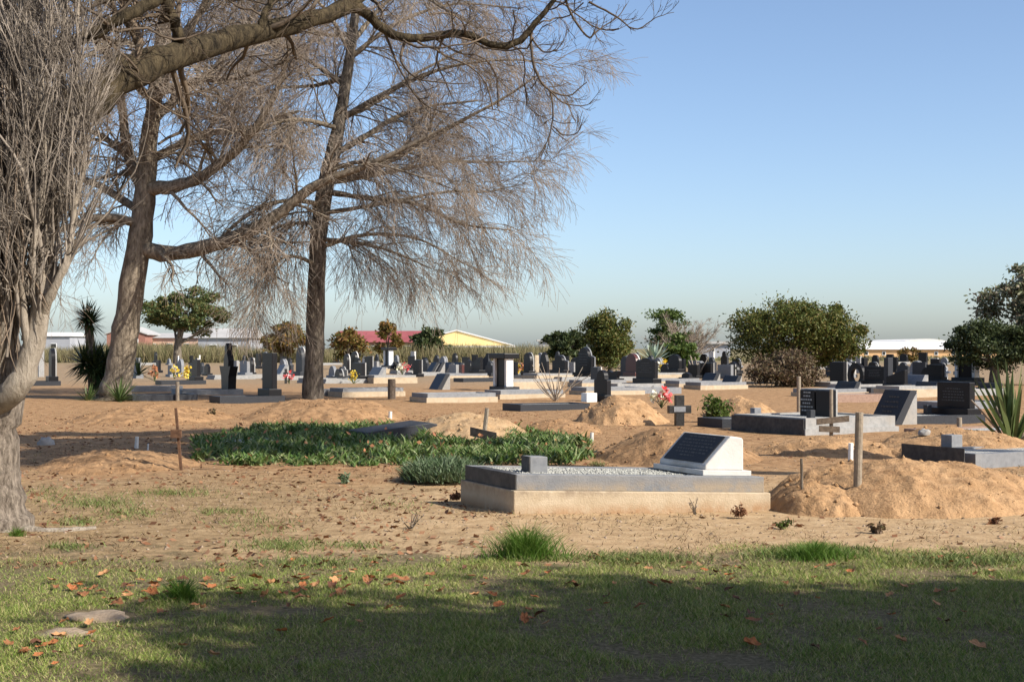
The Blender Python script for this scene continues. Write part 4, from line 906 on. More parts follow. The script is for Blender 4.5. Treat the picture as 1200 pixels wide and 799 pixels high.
leafy_tree('bushy_tree', 405, 436, 110, 388, 432, 384, 432, M['leaf_autumn'], 'thin yellowing sapling trees in front of the red roof', 1300, 0.22, 6, 18, 0.9, 0.1)
leafy_tree('bushy_tree', 455, 430, 120, 440, 470, 370, 425, M['leaf_autumn'], 'slender yellowing sapling right of the straight trunk', 1300, 0.22, 61, 12, 1.0, 0.07)
leafy_tree('bushy_tree', 715, 444, 85, 682, 750, 358, 440, M['leaf_mid'], 'upright olive green tree behind the shouldered black headstone', 17000, 0.11, 7, 54, 1.0, 0.15)
leafy_tree('bushy_tree', 660, 424, 150, 636, 690, 386, 420, M['leaf_dark'], 'dark low tree left behind the upright olive tree', 5000, 0.28, 8, 26, 0.8, 0.2)
leafy_tree('bushy_tree', 782, 428, 115, 756, 815, 358, 420, M['leaf_green'], 'airy green tree right behind the agave', 6500, 0.14, 9, 24, 0.6, 0.14)
leafy_tree('bushy_tree', 800, 432, 105, 770, 825, 392, 430, M['leaf_green'], 'low rounded green bush left of the grey wall', 4500, 0.2, 10, 26, 0.8, 0.1)
leafy_tree('bushy_tree', 930, 462, 66, 850, 1018, 350, 432, M['leaf_mid'], 'large wide olive green tree at the right of centre', 42000, 0.085, 11, 110, 0.95, 0.2, 0.8)
leafy_tree('bushy_tree', 910, 466, 60, 872, 965, 404, 462, M['leaf_brown'], 'brownish bare twigged shrub under the large olive tree', 8000, 0.08, 12, 50, 1.0, 0.08)
leafy_tree('bushy_tree', 1165, 446, 62, 1100, 1260, 372, 440, M['leaf_dark'], 'dark evergreen tree at the right edge', 26000, 0.09, 13, 80, 0.8, 0.2)
leafy_tree('bushy_tree', 1215, 446, 64, 1150, 1290, 305, 400, M['leaf_grey'], 'pale airy tree rising above the dark evergreen at the right edge', 12000, 0.13, 14, 60, 0.7, 0.2, fill=0.9)
# shade trees beside the camera, out of view to the right
leafy_tree('shade_tree', 0, 0, 1, 0, 0, 0, 0, M['leaf_mid'], 'leafy tree right of the camera shading the foreground grass', 34000, 0.14, 15, 46, 0.9, 0.22, 0.75, loc=(8.9, 2.2, 0), dims=(0, 6.0, 3.1, 2.6))
leafy_tree('shade_tree', 0, 0, 1, 0, 0, 0, 0, M['leaf_mid'], 'second leafy tree right of the camera shading the lower right grass', 28000, 0.14, 16, 50, 0.9, 0.2, 0.9, loc=(10.4, 3.2, 0), dims=(0, 6.0, 2.6, 1.9))

for k, (sx_, sy_, lb) in enumerate(((2.5, -5.0, 'added leafy tree directly behind the camera, blocking sky light'), (-4.5, -4.0, 'added leafy tree behind the camera to the left, blocking sky light'), (7.5, -4.5, 'added leafy tree behind the camera to the right, blocking sky light'), (-8.5, 2.5, 'added leafy tree left of the camera out of view, blocking sky light'))):  # unseen trees added to block sky light and deepen the foreground shade
    leafy_tree('shade_tree', 0, 0, 1, 0, 0, 0, 0, M['leaf_mid'], lb, 14000, 0.26, 40 + k, 60, 0.9, 0.22, 0.9, loc=(sx_, sy_, 0), dims=(0, 5.6, 3.8, 3.0))
leafy_tree('shade_tree', 0, 0, 1, 0, 0, 0, 0, M['leaf_mid'], 'added tall spreading tree out of view at right casting dappled shade on the ground cover', 26000, 0.17, 18, 46, 0.6, 0.24, 0.9, loc=(10.2, 18.2, 0), dims=(-4.4, 9.8, 4.8, 1.5))  # unseen tree added, crown shaped to throw the shadow band at left
leafy_tree('shade_tree', 0, 0, 1, 0, 0, 0, 0, M['leaf_mid'], 'added spreading tree out of view at right casting shade on the earth by the wooden cross', 15000, 0.17, 19, 30, 0.6, 0.2, 0.9, loc=(9.6, 15.4, 0), dims=(-4.3, 9.8, 2.4, 1.2))  # another unseen tree added to carry that shadow further forward

# ------------------------------------------------------------------ bare trees
def spawn(P, Rd, n, lo, hi, ang, Lr, rng, K=5, droop=0.0, jit=0.12, up=0.0, out=None, rscale=0.5, taper=0.3, endtaper=0.6):
    "n children for each parent path"
    N, Kp, _ = P.shape
    k = np.repeat(np.arange(N), n); t = rng.uniform(lo, hi, len(k)) * (Kp - 1)
    i = np.minimum(t.astype(int), Kp - 2); f = (t - i)[:, None]
    O = P[k, i] * (1 - f) + P[k, i + 1] * f; T = norm(P[k, i + 1] - P[k, i]); rad = Rd[k, i] * (1 - f[:, 0]) + Rd[k, i + 1] * f[:, 0]
    pr = norm(np.cross(T, rng.normal(0, 1, (len(k), 3))))
    a = rng.uniform(ang[0], ang[1], (len(k), 1)); D = T * np.cos(a) + pr * np.sin(a)
    if out is not None: D = norm(D + out)
    L = rng.uniform(Lr[0], Lr[1], len(k)) * (1 - endtaper * (t / (Kp - 1)))
    C = grow(O, D, L, K, droop, jit, up, rng)
    R0 = rad * rscale; RR = R0[:, None] * np.linspace(1, taper, K)[None]
    return C, RR
def limb_parts(root, limbs, mat, name, sides=9, n=26, wob=0.012):
    outs = []
    for pts in limbs:
        sp = spline(pts, n)
        sp[1:, :3] += RNG.normal(0, wob, (n - 1, 3)) * np.clip(sp[1:, 3:4] * 6, 0.2, 1)
        outs.append(sp); V_, Q_ = tubes(sp[None, :, :3] , sp[None, :, 3] * (1 + 0.06 * RNG.normal(0, 1, (1, n))), sides)
        o = link(name, smooth(mesh_np(name, V_ - np.array(root.location), Q_)), mat, root)
    return outs
def as_batch(outs, n=26): return np.stack([o[:, :3] for o in outs]), np.stack([o[:, 3] for o in outs])
def put(root, name, PR, sides, mat, stuff=True):
    V_, Q_ = join([tubes(P, R_, sides) for P, R_ in PR]); o = link(name, mesh_np(name, V_ - np.array(root.location), Q_), mat, root)
    if stuff: o['kind'] = 'stuff'
    return o
def p4(x, y, D, r): v = px(x, y, D); return (v.x, v.y, v.z, r)

# --- leaning tree (left middle) and weeping tree (centre)
rng = np.random.default_rng(101)
D2 = 45.0
t2 = empty('bare_tree', px(140, 470, D2), 'big bare tree with a leaning thick trunk at left behind the mounds', 'tree')
trunk2 = [[p4(132, 478, D2, 0.66), p4(136, 456, D2, 0.48), p4(142, 420, D2, 0.41), p4(150, 370, D2, 0.385), p4(160, 300, D2, 0.37), p4(170, 230, D2, 0.33), p4(176, 150, D2, 0.27), p4(186, 80, D2, 0.26), p4(196, 0, D2, 0.2), p4(205, -120, D2, 0.1)]]
tr = limb_parts(t2, trunk2, M['bark_brown'], 'trunk', 14, 34)
limbs2 = [
 [p4(165, 292, D2, 0.3), p4(200, 297, D2 - .3, 0.25), p4(250, 287, D2 - .8, 0.22), p4(310, 262, D2 - 1.2, 0.19), p4(372, 216, D2 - 1.6, 0.14), p4(440, 190, D2 - 2, 0.09), p4(520, 150, D2 - 2.4, 0.04)],
 [p4(172, 222, D2, 0.24), p4(205, 218, D2 - .6, 0.2), p4(240, 204, D2 - 1, 0.17), p4(280, 172, D2 - 1.5, 0.14), p4(308, 135, D2 - 2, 0.11), p4(330, 90, D2 - 2.2, 0.07), p4(345, 20, D2 - 2.5, 0.03)],
 [p4(172, 232, D2, 0.2), p4(150, 180, D2 + .5, 0.17), p4(140, 110, D2 + .8, 0.13), p4(120, 40, D2 + 1, 0.08), p4(110, -40, D2 + 1, 0.04)],
 [p4(166, 262, D2, 0.16), p4(120, 255, D2 - .6, 0.12), p4(70, 270, D2 - 1, 0.08), p4(20, 300, D2 - 1.2, 0.03)],
 [p4(168, 250, D2, 0.14), p4(110, 215, D2 + .8, 0.11), p4(60, 205, D2 + 1.4, 0.07), p4(0, 215, D2 + 2, 0.03)],
 [p4(178, 140, D2, 0.16), p4(215, 110, D2 + .8, 0.13), p4(260, 70, D2 + 1.2, 0.1), p4(300, 10, D2 + 1.5, 0.06), p4(320, -60, D2 + 1.6, 0.03)],
 [p4(180, 110, D2, 0.14), p4(230, 95, D2 - 1.5, 0.1), p4(280, 90, D2 - 2.4, 0.07), p4(340, 70, D2 - 3, 0.03)],
 [p4(190, 50, D2, 0.12), p4(240, 40, D2 + 1.5, 0.09), p4(290, 45, D2 + 2.4, 0.06), p4(350, 60, D2 + 3, 0.025)],
 [p4(186, 80, D2, 0.12), p4(150, 50, D2 - 1.5, 0.09), p4(110, 60, D2 - 2.4, 0.06), p4(70, 90, D2 - 3, 0.025)],
 [p4(178, 130, D2, 0.14), p4(210, 60, D2 - 1, 0.11), p4(240, 0, D2 - 1.4, 0.07), p4(260, -60, D2 - 2, 0.03)],
 [p4(180, 120, D2, 0.14), p4(130, 70, D2 - 1, 0.1), p4(80, 10, D2 - 2, 0.05), p4(50, -40, D2 - 2, 0.03)],
 [p4(186, 80, D2, 0.12), p4(230, 20, D2, 0.08), p4(300, -50, D2, 0.05), p4(350, -80, D2, 0.02)],
 [p4(174, 190, D2, 0.14), p4(230, 160, D2 + 1.5, 0.11), p4(290, 150, D2 + 2.5, 0.08), p4(350, 130, D2 + 3, 0.04)],
 [p4(174, 210, D2, 0.12), p4(120, 160, D2 + 1, 0.09), p4(70, 150, D2 + 1.5, 0.06), p4(20, 150, D2 + 2, 0.03)],
]
lb = limb_parts(t2, limbs2, M['bark_brown'], 'limb', 9, 26)
LP, LR = as_batch(lb)
B1, R1 = spawn(LP, LR, 19, 0.06, 0.98, (0.5, 1.3), (1.8, 3.6), rng, 7, 0.06, 0.14, 0, None, 0.34, 0.3, 0.45); R1 = np.clip(R1, 0.012, 0.06)
B2, R2 = spawn(B1, R1, 11, 0.05, 1.0, (0.5, 1.2), (0.8, 1.6), rng, 5, 0.10, 0.16, 0, None, 0.5, 0.4, 0.4); R2 = np.clip(R2, 0.006, 0.018)
B3, R3 = spawn(B2, R2, 7, 0.05, 1.0, (0.4, 1.1), (0.4, 0.95), rng, 4, 0.10, 0.07, 0, None, 0.6, 0.5, 0.3); R3 = np.clip(R3, 0.0045, 0.007)
put(t2, 'branches', [(B1, R1)], 5, M['bark_brown']); put(t2, 'twigs', [(B2, R2)], 3, M['twig']); put(t2, 'fine_twigs', [(B3, R3)], 3, M['twig'])

D3 = 45.5
t3 = empty('bare_tree', px(367, 470, D3), 'bare weeping tree with a straight dark trunk and drooping twigs in the centre', 'tree')
trunk3 = [[p4(366, 480, D3, 0.44), p4(367, 455, D3, 0.34), p4(369, 400, D3, 0.3), p4(371, 330, D3, 0.27), p4(376, 250, D3, 0.27), p4(390, 180, D3, 0.23), p4(402, 120, D3, 0.19), p4(412, 50, D3, 0.15), p4(420, -40, D3, 0.1), p4(424, -120, D3, 0.05)]]
limb_parts(t3, trunk3, M['bark_far'], 'trunk', 12, 34)
limbs3 = [
 [p4(383, 208, D3, 0.13), p4(420, 206, D3 - .5, 0.11), p4(450, 192, D3 - .8, 0.1), p4(490, 170, D3 - 1, 0.085), p4(540, 142, D3 - 1.4, 0.06), p4(590, 115, D3 - 1.6, 0.04), p4(630, 88, D3 - 2, 0.02)],
 [p4(388, 182, D3, 0.12), p4(420, 165, D3 + .6, 0.1), p4(460, 140, D3 + 1, 0.08), p4(500, 125, D3 + 1.5, 0.05), p4(560, 118, D3 + 2, 0.025)],
 [p4(382, 225, D3, 0.1), p4(430, 232, D3 - .8, 0.08), p4(490, 240, D3 - 1.4, 0.06), p4(540, 262, D3 - 2, 0.04), p4(600, 270, D3 - 2.4, 0.015)],
 [p4(380, 215, D3, 0.09), p4(440, 205, D3 + 1, 0.07), p4(520, 190, D3 + 1.6, 0.05), p4(580, 190, D3 + 2, 0.03), p4(650, 188, D3 + 2, 0.012)],
 [p4(398, 140, D3, 0.1), p4(450, 110, D3 - .5, 0.08), p4(520, 80, D3 - 1, 0.05), p4(600, 70, D3 - 1.4, 0.03), p4(660, 80, D3 - 1.4, 0.012)],
 [p4(378, 240, D3, 0.09), p4(340, 235, D3 - 1, 0.07), p4(300, 245, D3 - 1.4, 0.05), p4(262, 275, D3 - 1.6, 0.02)],
 [p4(376, 262, D3, 0.08), p4(345, 262, D3 + 1, 0.06), p4(318, 270, D3 + 1.5, 0.04), p4(300, 290, D3 + 1.6, 0.015)],
 [p4(374, 280, D3, 0.08), p4(420, 285, D3 - 1, 0.06), p4(460, 295, D3 - 1.5, 0.04), p4(505, 315, D3 - 1.8, 0.015)],
 [p4(374, 290, D3, 0.08), p4(430, 275, D3 + 1, 0.06), p4(490, 280, D3 + 1.6, 0.04), p4(545, 310, D3 + 2, 0.015)],
 [p4(398, 140, D3, 0.09), p4(440, 120, D3 + 1.2, 0.07), p4(490, 85, D3 + 2, 0.05), p4(560, 50, D3 + 2.4, 0.02)],
 [p4(412, 50, D3, 0.09), p4(450, 5, D3 + 1, 0.06), p4(500, -30, D3 + 1.4, 0.04), p4(580, -40, D3 + 1.6, 0.015)],
 [p4(406, 90, D3, 0.09), p4(370, 100, D3 + 1.4, 0.06), p4(320, 105, D3 + 2, 0.04), p4(270, 130, D3 + 2.2, 0.015)],
 [p4(414, 40, D3, 0.09), p4(380, 40, D3 + 1.4, 0.06), p4(330, 20, D3 + 2, 0.04), p4(280, 0, D3 + 2.2, 0.015)],
 [p4(418, -20, D3, 0.08), p4(470, -20, D3 - 1.4, 0.06), p4(520, 10, D3 - 2, 0.04), p4(590, 50, D3 - 2.2, 0.015)],
 [p4(404, 100, D3, 0.09), p4(360, 70, D3, 0.06), p4(320, 50, D3, 0.04), p4(280, 60, D3, 0.015)],
 [p4(408, 70, D3, 0.09), p4(460, 30, D3, 0.06), p4(530, 5, D3, 0.04), p4(610, 10, D3, 0.015)],
 [p4(396, 150, D3, 0.08), p4(350, 140, D3 - 1.5, 0.06), p4(310, 150, D3 - 2, 0.04), p4(270, 180, D3 - 2.2, 0.015)],
 [p4(410, 60, D3, 0.08), p4(380, 10, D3, 0.05), p4(340, -20, D3, 0.03), p4(300, -20, D3, 0.012)],
 [p4(378, 250, D3, 0.08), p4(440, 240, D3 - 1, 0.06), p4(520, 225, D3 - 1.2, 0.045), p4(570, 225, D3 - 1.4, 0.025), p4(615, 215, D3 - 1.4, 0.01)],
 [p4(372, 310, D3, 0.07), p4(340, 300, D3 - 1, 0.05), p4(315, 315, D3 - 1.4, 0.03), p4(290, 350, D3 - 1.6, 0.012)],
 [p4(385, 200, D3, 0.08), p4(420, 190, D3 - 2, 0.06), p4(470, 200, D3 - 3, 0.04), p4(540, 225, D3 - 3.4, 0.015)],
]
lb = limb_parts(t3, limbs3, M['bark_brown'], 'limb', 7, 26)
LP, LR = as_batch(lb)
B1, R1 = spawn(LP, LR, 18, 0.06, 1.0, (0.4, 1.1), (1.5, 3.0), rng, 7, 0.13, 0.10, 0, np.array([0.2, 0, 0]), 0.36, 0.3, 0.35); R1 = np.clip(R1, 0.009, 0.035)
B2, R2 = spawn(B1, R1, 11, 0.05, 1.0, (0.35, 0.95), (0.7, 1.5), rng, 5, 0.14, 0.09, 0, None, 0.5, 0.4, 0.3); R2 = np.clip(R2, 0.005, 0.012)
B3, R3 = spawn(B2, R2, 6, 0.05, 1.0, (0.3, 0.8), (0.45, 1.0), rng, 4, 0.16, 0.05, 0, None, 0.6, 0.5, 0.2); R3 = np.clip(R3, 0.0045, 0.0065)
put(t3, 'branches', [(B1, R1)], 4, M['bark_brown']); put(t3, 'twigs', [(B2, R2)], 3, M['twig']); put(t3, 'fine_twigs', [(B3, R3)], 3, M['twig'])

# --- near tree at the left edge, with its long limb across the top
DN = 12.9
tn = empty('near_tree', px(-14, 622, DN), 'near tree at the left edge with flaky trunk, upright shoots and a long overhanging limb', 'tree')
limb_parts(tn, [[p4(-14, 650, DN, 0.50), p4(-14, 618, DN, 0.41), p4(-15, 585, DN, 0.31), p4(-15, 540, DN, 0.275), p4(-14, 480, DN, 0.28), p4(-14, 445, DN, 0.32), p4(-18, 400, DN, 0.29), p4(-24, 300, DN, 0.24), p4(-28, 180, DN, 0.24), p4(-32, 60, DN, 0.2), p4(-36, -120, DN, 0.16), p4(-30, -300, DN, 0.1)]], M['bark_near'], 'trunk', 18, 44)
limb_parts(tn, [[p4(0, 616, DN, 0.1), p4(45, 624, DN - .2, 0.05), p4(80, 622, DN - .2, 0.035), p4(112, 618, DN - .1, 0.015)], [p4(-5, 615, DN, 0.1), p4(20, 640, DN - .5, 0.06), p4(60, 634, DN - .6, 0.03)]], M['bark_pale'], 'root', 8, 14)
stems = [
 [p4(-2, 470, DN - .2, 0.13), p4(22, 452, DN - .3, 0.115), p4(35, 422, DN - .3, 0.1), p4(44, 385, DN - .3, 0.09), p4(49, 340, DN - .3, 0.08), p4(48, 290, DN - .3, 0.06), p4(43, 240, DN - .3, 0.05), p4(32, 205, DN - .3, 0.03)],
 [p4(49, 345, DN - .3, 0.075), p4(53, 280, DN - .25, 0.065), p4(58, 220, DN - .2, 0.055), p4(66, 165, DN - .2, 0.045), p4(72, 90, DN - .2, 0.035), p4(76, 0, DN - .2, 0.02)],
 [p4(50, 300, DN - .3, 0.035), p4(70, 230, DN - .35, 0.028), p4(84, 150, DN - .35, 0.022), p4(90, 60, DN - .35, 0.016), p4(92, -10, DN - .35, 0.01)],
 [p4(34, 430, DN - .35, 0.034), p4(26, 340, DN - .4, 0.03), p4(22, 240, DN - .42, 0.034), p4(30, 120, DN - .42, 0.024), p4(26, 0, DN - .42, 0.014)],
 [p4(45, 380, DN - .35, 0.032), p4(38, 300, DN - .45, 0.028), p4(52, 200, DN - .45, 0.03), p4(48, 90, DN - .45, 0.022), p4(56, -10, DN - .45, 0.012)],
 [p4(47, 372, DN - .3, 0.05), p4(62, 340, DN - .4, 0.04), p4(80, 302, DN - .4, 0.032), p4(86, 250, DN - .4, 0.025), p4(100, 190, DN - .4, 0.015)],
 [p4(-8, 440, DN - .2, 0.06), p4(4, 400, DN - .3, 0.042), p4(8, 340, DN - .35, 0.036), p4(12, 260, DN - .4, 0.035), p4(18, 160, DN - .4, 0.02)],
 [p4(-8, 430, DN - .2, 0.05), p4(16, 390, DN - .2, 0.038), p4(20, 330, DN - .1, 0.032), p4(26, 240, DN, 0.03), p4(36, 120, DN, 0.018)],
]
sb = limb_parts(tn, stems, M['bark_pale'], 'shoot_stem', 9, 20)
SP, SR = as_batch(sb)
rng = np.random.default_rng(202)
# upright shoots from the trunk and its stems
S1, Q1 = spawn(SP, SR, 22, 0.15, 1.0, (0.1, 0.42), (0.7, 1.9), rng, 9, 0, 0.15, 0.16, None, 0.35, 0.3, 0.3); Q1 = np.clip(Q1, 0.006, 0.022)
no = 260; zz = rng.uniform(1.5, 5.2, no); O = np.stack([-4.62 + rng.uniform(-0.25, 0.42, no), DN + rng.uniform(-0.35, 0.3, no), zz], -1)
Dd = np.stack([rng.normal(0.03, 0.13, no), rng.normal(0, 0.2, no), np.ones(no)], -1)
S2 = grow(O, Dd, rng.uniform(0.7, 1.9, no), 9, 0, 0.15, 0.12, rng); Q2 = rng.uniform(0.006, 0.024, no)[:, None] * np.linspace(1, 0.3, 9)[None]
S3, Q3 = spawn(np.concatenate([S1, S2]), np.concatenate([Q1, Q2]), 5, 0.15, 1.0, (0.3, 0.9), (0.2, 0.55), rng, 5, 0, 0.14, 0.14, None, 0.5, 0.4, 0.3); Q3 = np.clip(Q3, 0.0035, 0.008)
S4, Q4 = spawn(S3, Q3, 4, 0.2, 1.0, (0.3, 0.9), (0.12, 0.35), rng, 4, 0, 0.1, 0.08, None, 0.6, 0.5, 0.2); Q4 = np.clip(Q4, 0.0016, 0.003)
nd = 260; O = np.stack([-4.62 + rng.uniform(-0.1, 0.34, nd), DN - 0.3 + rng.uniform(-0.12, 0.1, nd), rng.uniform(2.3, 4.2, nd)], -1)
S5 = grow(O, np.stack([rng.normal(0, 0.15, nd), rng.normal(-0.1, 0.12, nd), -np.ones(nd)], -1), rng.uniform(0.5, 1.4, nd), 8, 0.1, 0.12, 0, rng); Q5 = rng.uniform(0.004, 0.011, nd)[:, None] * np.linspace(1, 0.4, 8)[None]
put(tn, 'hanging_strands', [(S5, Q5)], 4, M['strand'])
put(tn, 'shoots', [(S1, Q1), (S2, Q2)], 5, M['twig_shoot']); put(tn, 'twigs', [(S3, Q3)], 3, M['twig_shoot']); put(tn, 'fine_twigs', [(S4, Q4)], 3, M['twig_shoot'])
limbsN = [
 [p4(-28, 210, DN, 0.2), p4(50, 150, DN + .4, 0.185), p4(130, 98, DN + .8, 0.17), p4(165, 80, DN + 1.1, 0.165), p4(205, 62, DN + 1.5, 0.14), p4(290, 40, DN + 2.2, 0.12), p4(350, 26, DN + 2.7, 0.1), p4(410, 4, DN + 3.1, 0.09), p4(480, -40, DN + 3.6, 0.075), p4(590, -90, DN + 4.4, 0.055), p4(720, -130, DN + 5.2, 0.03)],
 [p4(405, 6, DN + 3.1, 0.075), p4(428, 14, DN + 3.2, 0.062), p4(450, 35, DN + 3.3, 0.056), p4(480, 46, DN + 3.3, 0.05), p4(515, 41, DN + 3.4, 0.046), p4(548, 40, DN + 3.5, 0.043), p4(578, 53, DN + 3.5, 0.04), p4(604, 51, DN + 3.5, 0.038), p4(625, 30, DN + 3.5, 0.034), p4(645, 6, DN + 3.5, 0.028), p4(668, -18, DN + 3.6, 0.02)],
 [p4(-32, 70, DN, 0.1), p4(30, 66, DN + .2, 0.07), p4(95, 44, DN + .3, 0.06), p4(140, 22, DN + .4, 0.056), p4(185, -2, DN + .6, 0.05), p4(260, -40, DN + 1, 0.035), p4(340, -70, DN + 1.4, 0.02)],
 [p4(214, 56, DN + 1.5, 0.06), p4(205, 30, DN + 1.4, 0.055), p4(196, 4, DN + 1.3, 0.05), p4(186, -40, DN + 1.2, 0.035), p4(170, -120, DN + 1, 0.02)],
 [p4(305, 36, DN + 2.3, 0.045), p4(312, 12, DN + 2.3, 0.04), p4(330, -10, DN + 2.4, 0.03), p4(380, -60, DN + 2.6, 0.015)],
 [p4(-30, 120, DN, 0.13), p4(20, 40, DN + 1.2, 0.11), p4(60, -40, DN + 2.4, 0.1), p4(170, -110, DN + 4.5, 0.08), p4(330, -120, DN + 7, 0.06), p4(520, -130, DN + 9, 0.03)],
 [p4(-34, 0, DN, 0.12), p4(60, -90, DN + 1.5, 0.1), p4(200, -140, DN + 3.5, 0.08), p4(420, -170, DN + 5.5, 0.06), p4(640, -170, DN + 7.5, 0.03)],
]
lN = limb_parts(tn, limbsN, M['bark_limb'], 'limb', 11, 30, 0.03)
LP, LR = np.stack([o[:, :3] for o in lN]), np.stack([o[:, 3] for o in lN])
hang = [
 [p4(626, 24, DN + 3.5, 0.02), p4(622, 50, DN + 3.5, 0.018), p4(628, 84, DN + 3.5, 0.016), p4(642, 104, DN + 3.5, 0.013), p4(666, 112, DN + 3.5, 0.01), p4(688, 96, DN + 3.5, 0.006)],
 [p4(645, 106, DN + 3.5, 0.012), p4(648, 130, DN + 3.5, 0.011), p4(645, 155, DN + 3.5, 0.01), p4(636, 176, DN + 3.5, 0.008), p4(626, 190, DN + 3.5, 0.005)],
 [p4(648, 148, DN + 3.5, 0.009), p4(660, 158, DN + 3.5, 0.008), p4(676, 156, DN + 3.5, 0.006), p4(682, 146, DN + 3.5, 0.004)],
 [p4(642, 104, DN + 3.5, 0.01), p4(660, 120, DN + 3.4, 0.008), p4(684, 124, DN + 3.4, 0.006), p4(698, 116, DN + 3.4, 0.004)],
 [p4(620, 40, DN + 3.5, 0.012), p4(636, 60, DN + 3.6, 0.01), p4(652, 58, DN + 3.6, 0.007), p4(658, 50, DN + 3.6, 0.004)],
 [p4(660, -8, DN + 3.5, 0.016), p4(672, 22, DN + 3.5, 0.014), p4(690, 44, DN + 3.5, 0.011), p4(700, 36, DN + 3.5, 0.009), p4(724, 20, DN + 3.5, 0.006), p4(735, 4, DN + 3.5, 0.004)],
 [p4(690, 2, DN + 3.6, 0.014), p4(720, 18, DN + 3.6, 0.011), p4(745, 34, DN + 3.6, 0.008), p4(770, 20, DN + 3.6, 0.005), p4(790, 14, DN + 3.6, 0.003)],
 [p4(476, 44, DN + 3.3, 0.018), p4(470, 70, DN + 3.2, 0.014), p4(490, 92, DN + 3.2, 0.01), p4(540, 98, DN + 3.2, 0.006), p4(552, 96, DN + 3.2, 0.004)],
 [p4(520, 42, DN + 3.4, 0.016), p4(512, 70, DN + 3.5, 0.012), p4(524, 100, DN + 3.5, 0.008), p4(532, 118, DN + 3.5, 0.004)],
 [p4(450, 36, DN + 3.3, 0.018), p4(470, 84, DN + 3.4, 0.012), p4(500, 124, DN + 3.4, 0.008), p4(560, 140, DN + 3.4, 0.004)],
]
hb = limb_parts(tn, hang, M['twig_dark'], 'hanging_branch', 6, 20)
HP, HR = as_batch(hb)
H1, G1 = spawn(HP, HR, 7, 0.3, 1.0, (0.4, 1.0), (0.12, 0.32), rng, 5, 0, 0.08, 0.14, None, 0.6, 0.5, 0.2); G1 = np.clip(G1, 0.003, 0.006)
H2, G2 = spawn(H1, G1, 3, 0.3, 1.0, (0.4, 0.9), (0.05, 0.14), rng, 4, 0, 0.08, 0.12, None, 0.8, 0.6, 0.2); G2 = np.clip(G2, 0.002, 0.004)
L1, W1 = spawn(LP, LR, 13, 0.2, 1.0, (0.5, 1.3), (0.7, 1.8), rng, 10, 0.02, 0.26, 0, None, 0.3, 0.3, 0.3); W1 = np.clip(W1, 0.009, 0.032)
L2, W2 = spawn(L1, W1, 7, 0.15, 1.0, (0.4, 1.2), (0.25, 0.7), rng, 6, 0, 0.26, 0.06, None, 0.5, 0.4, 0.3); W2 = np.clip(W2, 0.004, 0.009)
L3, W3_ = spawn(L2, W2, 5, 0.15, 1.0, (0.4, 1.0), (0.15, 0.4), rng, 4, 0, 0.14, 0.04, None, 0.6, 0.5, 0.3); W3_ = np.clip(W3_, 0.0022, 0.0045)
put(tn, 'limb_branches', [(L1, W1), (H1, G1)], 5, M['twig_dark']); put(tn, 'limb_twigs', [(L2, W2), (L3, W3_), (H2, G2)], 3, M['twig_dark'])

# ------------------------------------------------------------------ far background
# reed bank
n = 42000; r = np.random.default_rng(77)
xx = r.uniform(-62, 6, n); yy = r.uniform(160, 182, n)
keep = np.array([noise.noise(Vector((a * 0.08, b2 * 0.08, 0))) > -0.5 for a, b2 in zip(xx, yy)]); xx, yy = xx[keep], yy[keep]; n = len(xx)
hb_ = np.array([2.0 + 0.8 * noise.noise(Vector((a * 0.06, 0, 5))) + 0.6 * noise.noise(Vector((a * 0.4, b2 * 0.2, 9))) for a, b2 in zip(xx, yy)]) * r.uniform(0.5, 1.1, n)
V_, Q_ = blades(np.stack([xx, yy, np.full(n, -0.1)], -1), hb_, r.uniform(0.04, 0.12, n), r.uniform(0.05, 0.5, n), 0.15, 3, r)
tag(link('reed_bank', mesh_np('reed_bank', V_, Q_), M['reed']), 'bank of tall dry reeds and grass behind the left graves', 'reeds', None, 'stuff')
n = 9000; xx = r.uniform(0, 75, n); yy = r.uniform(185, 215, n); hb_ = r.uniform(0.25, 0.7, n)
V_, Q_ = blades(np.stack([xx, yy, np.full(n, -0.1)], -1), hb_, r.uniform(0.12, 0.3, n), r.uniform(0.02, 0.25, n), 0.1, 3, r)
tag(link('far_scrub', mesh_np('far_scrub', V_, Q_), M['reed']), 'low dry scrub behind the right hand graves', 'scrub', None, 'stuff')

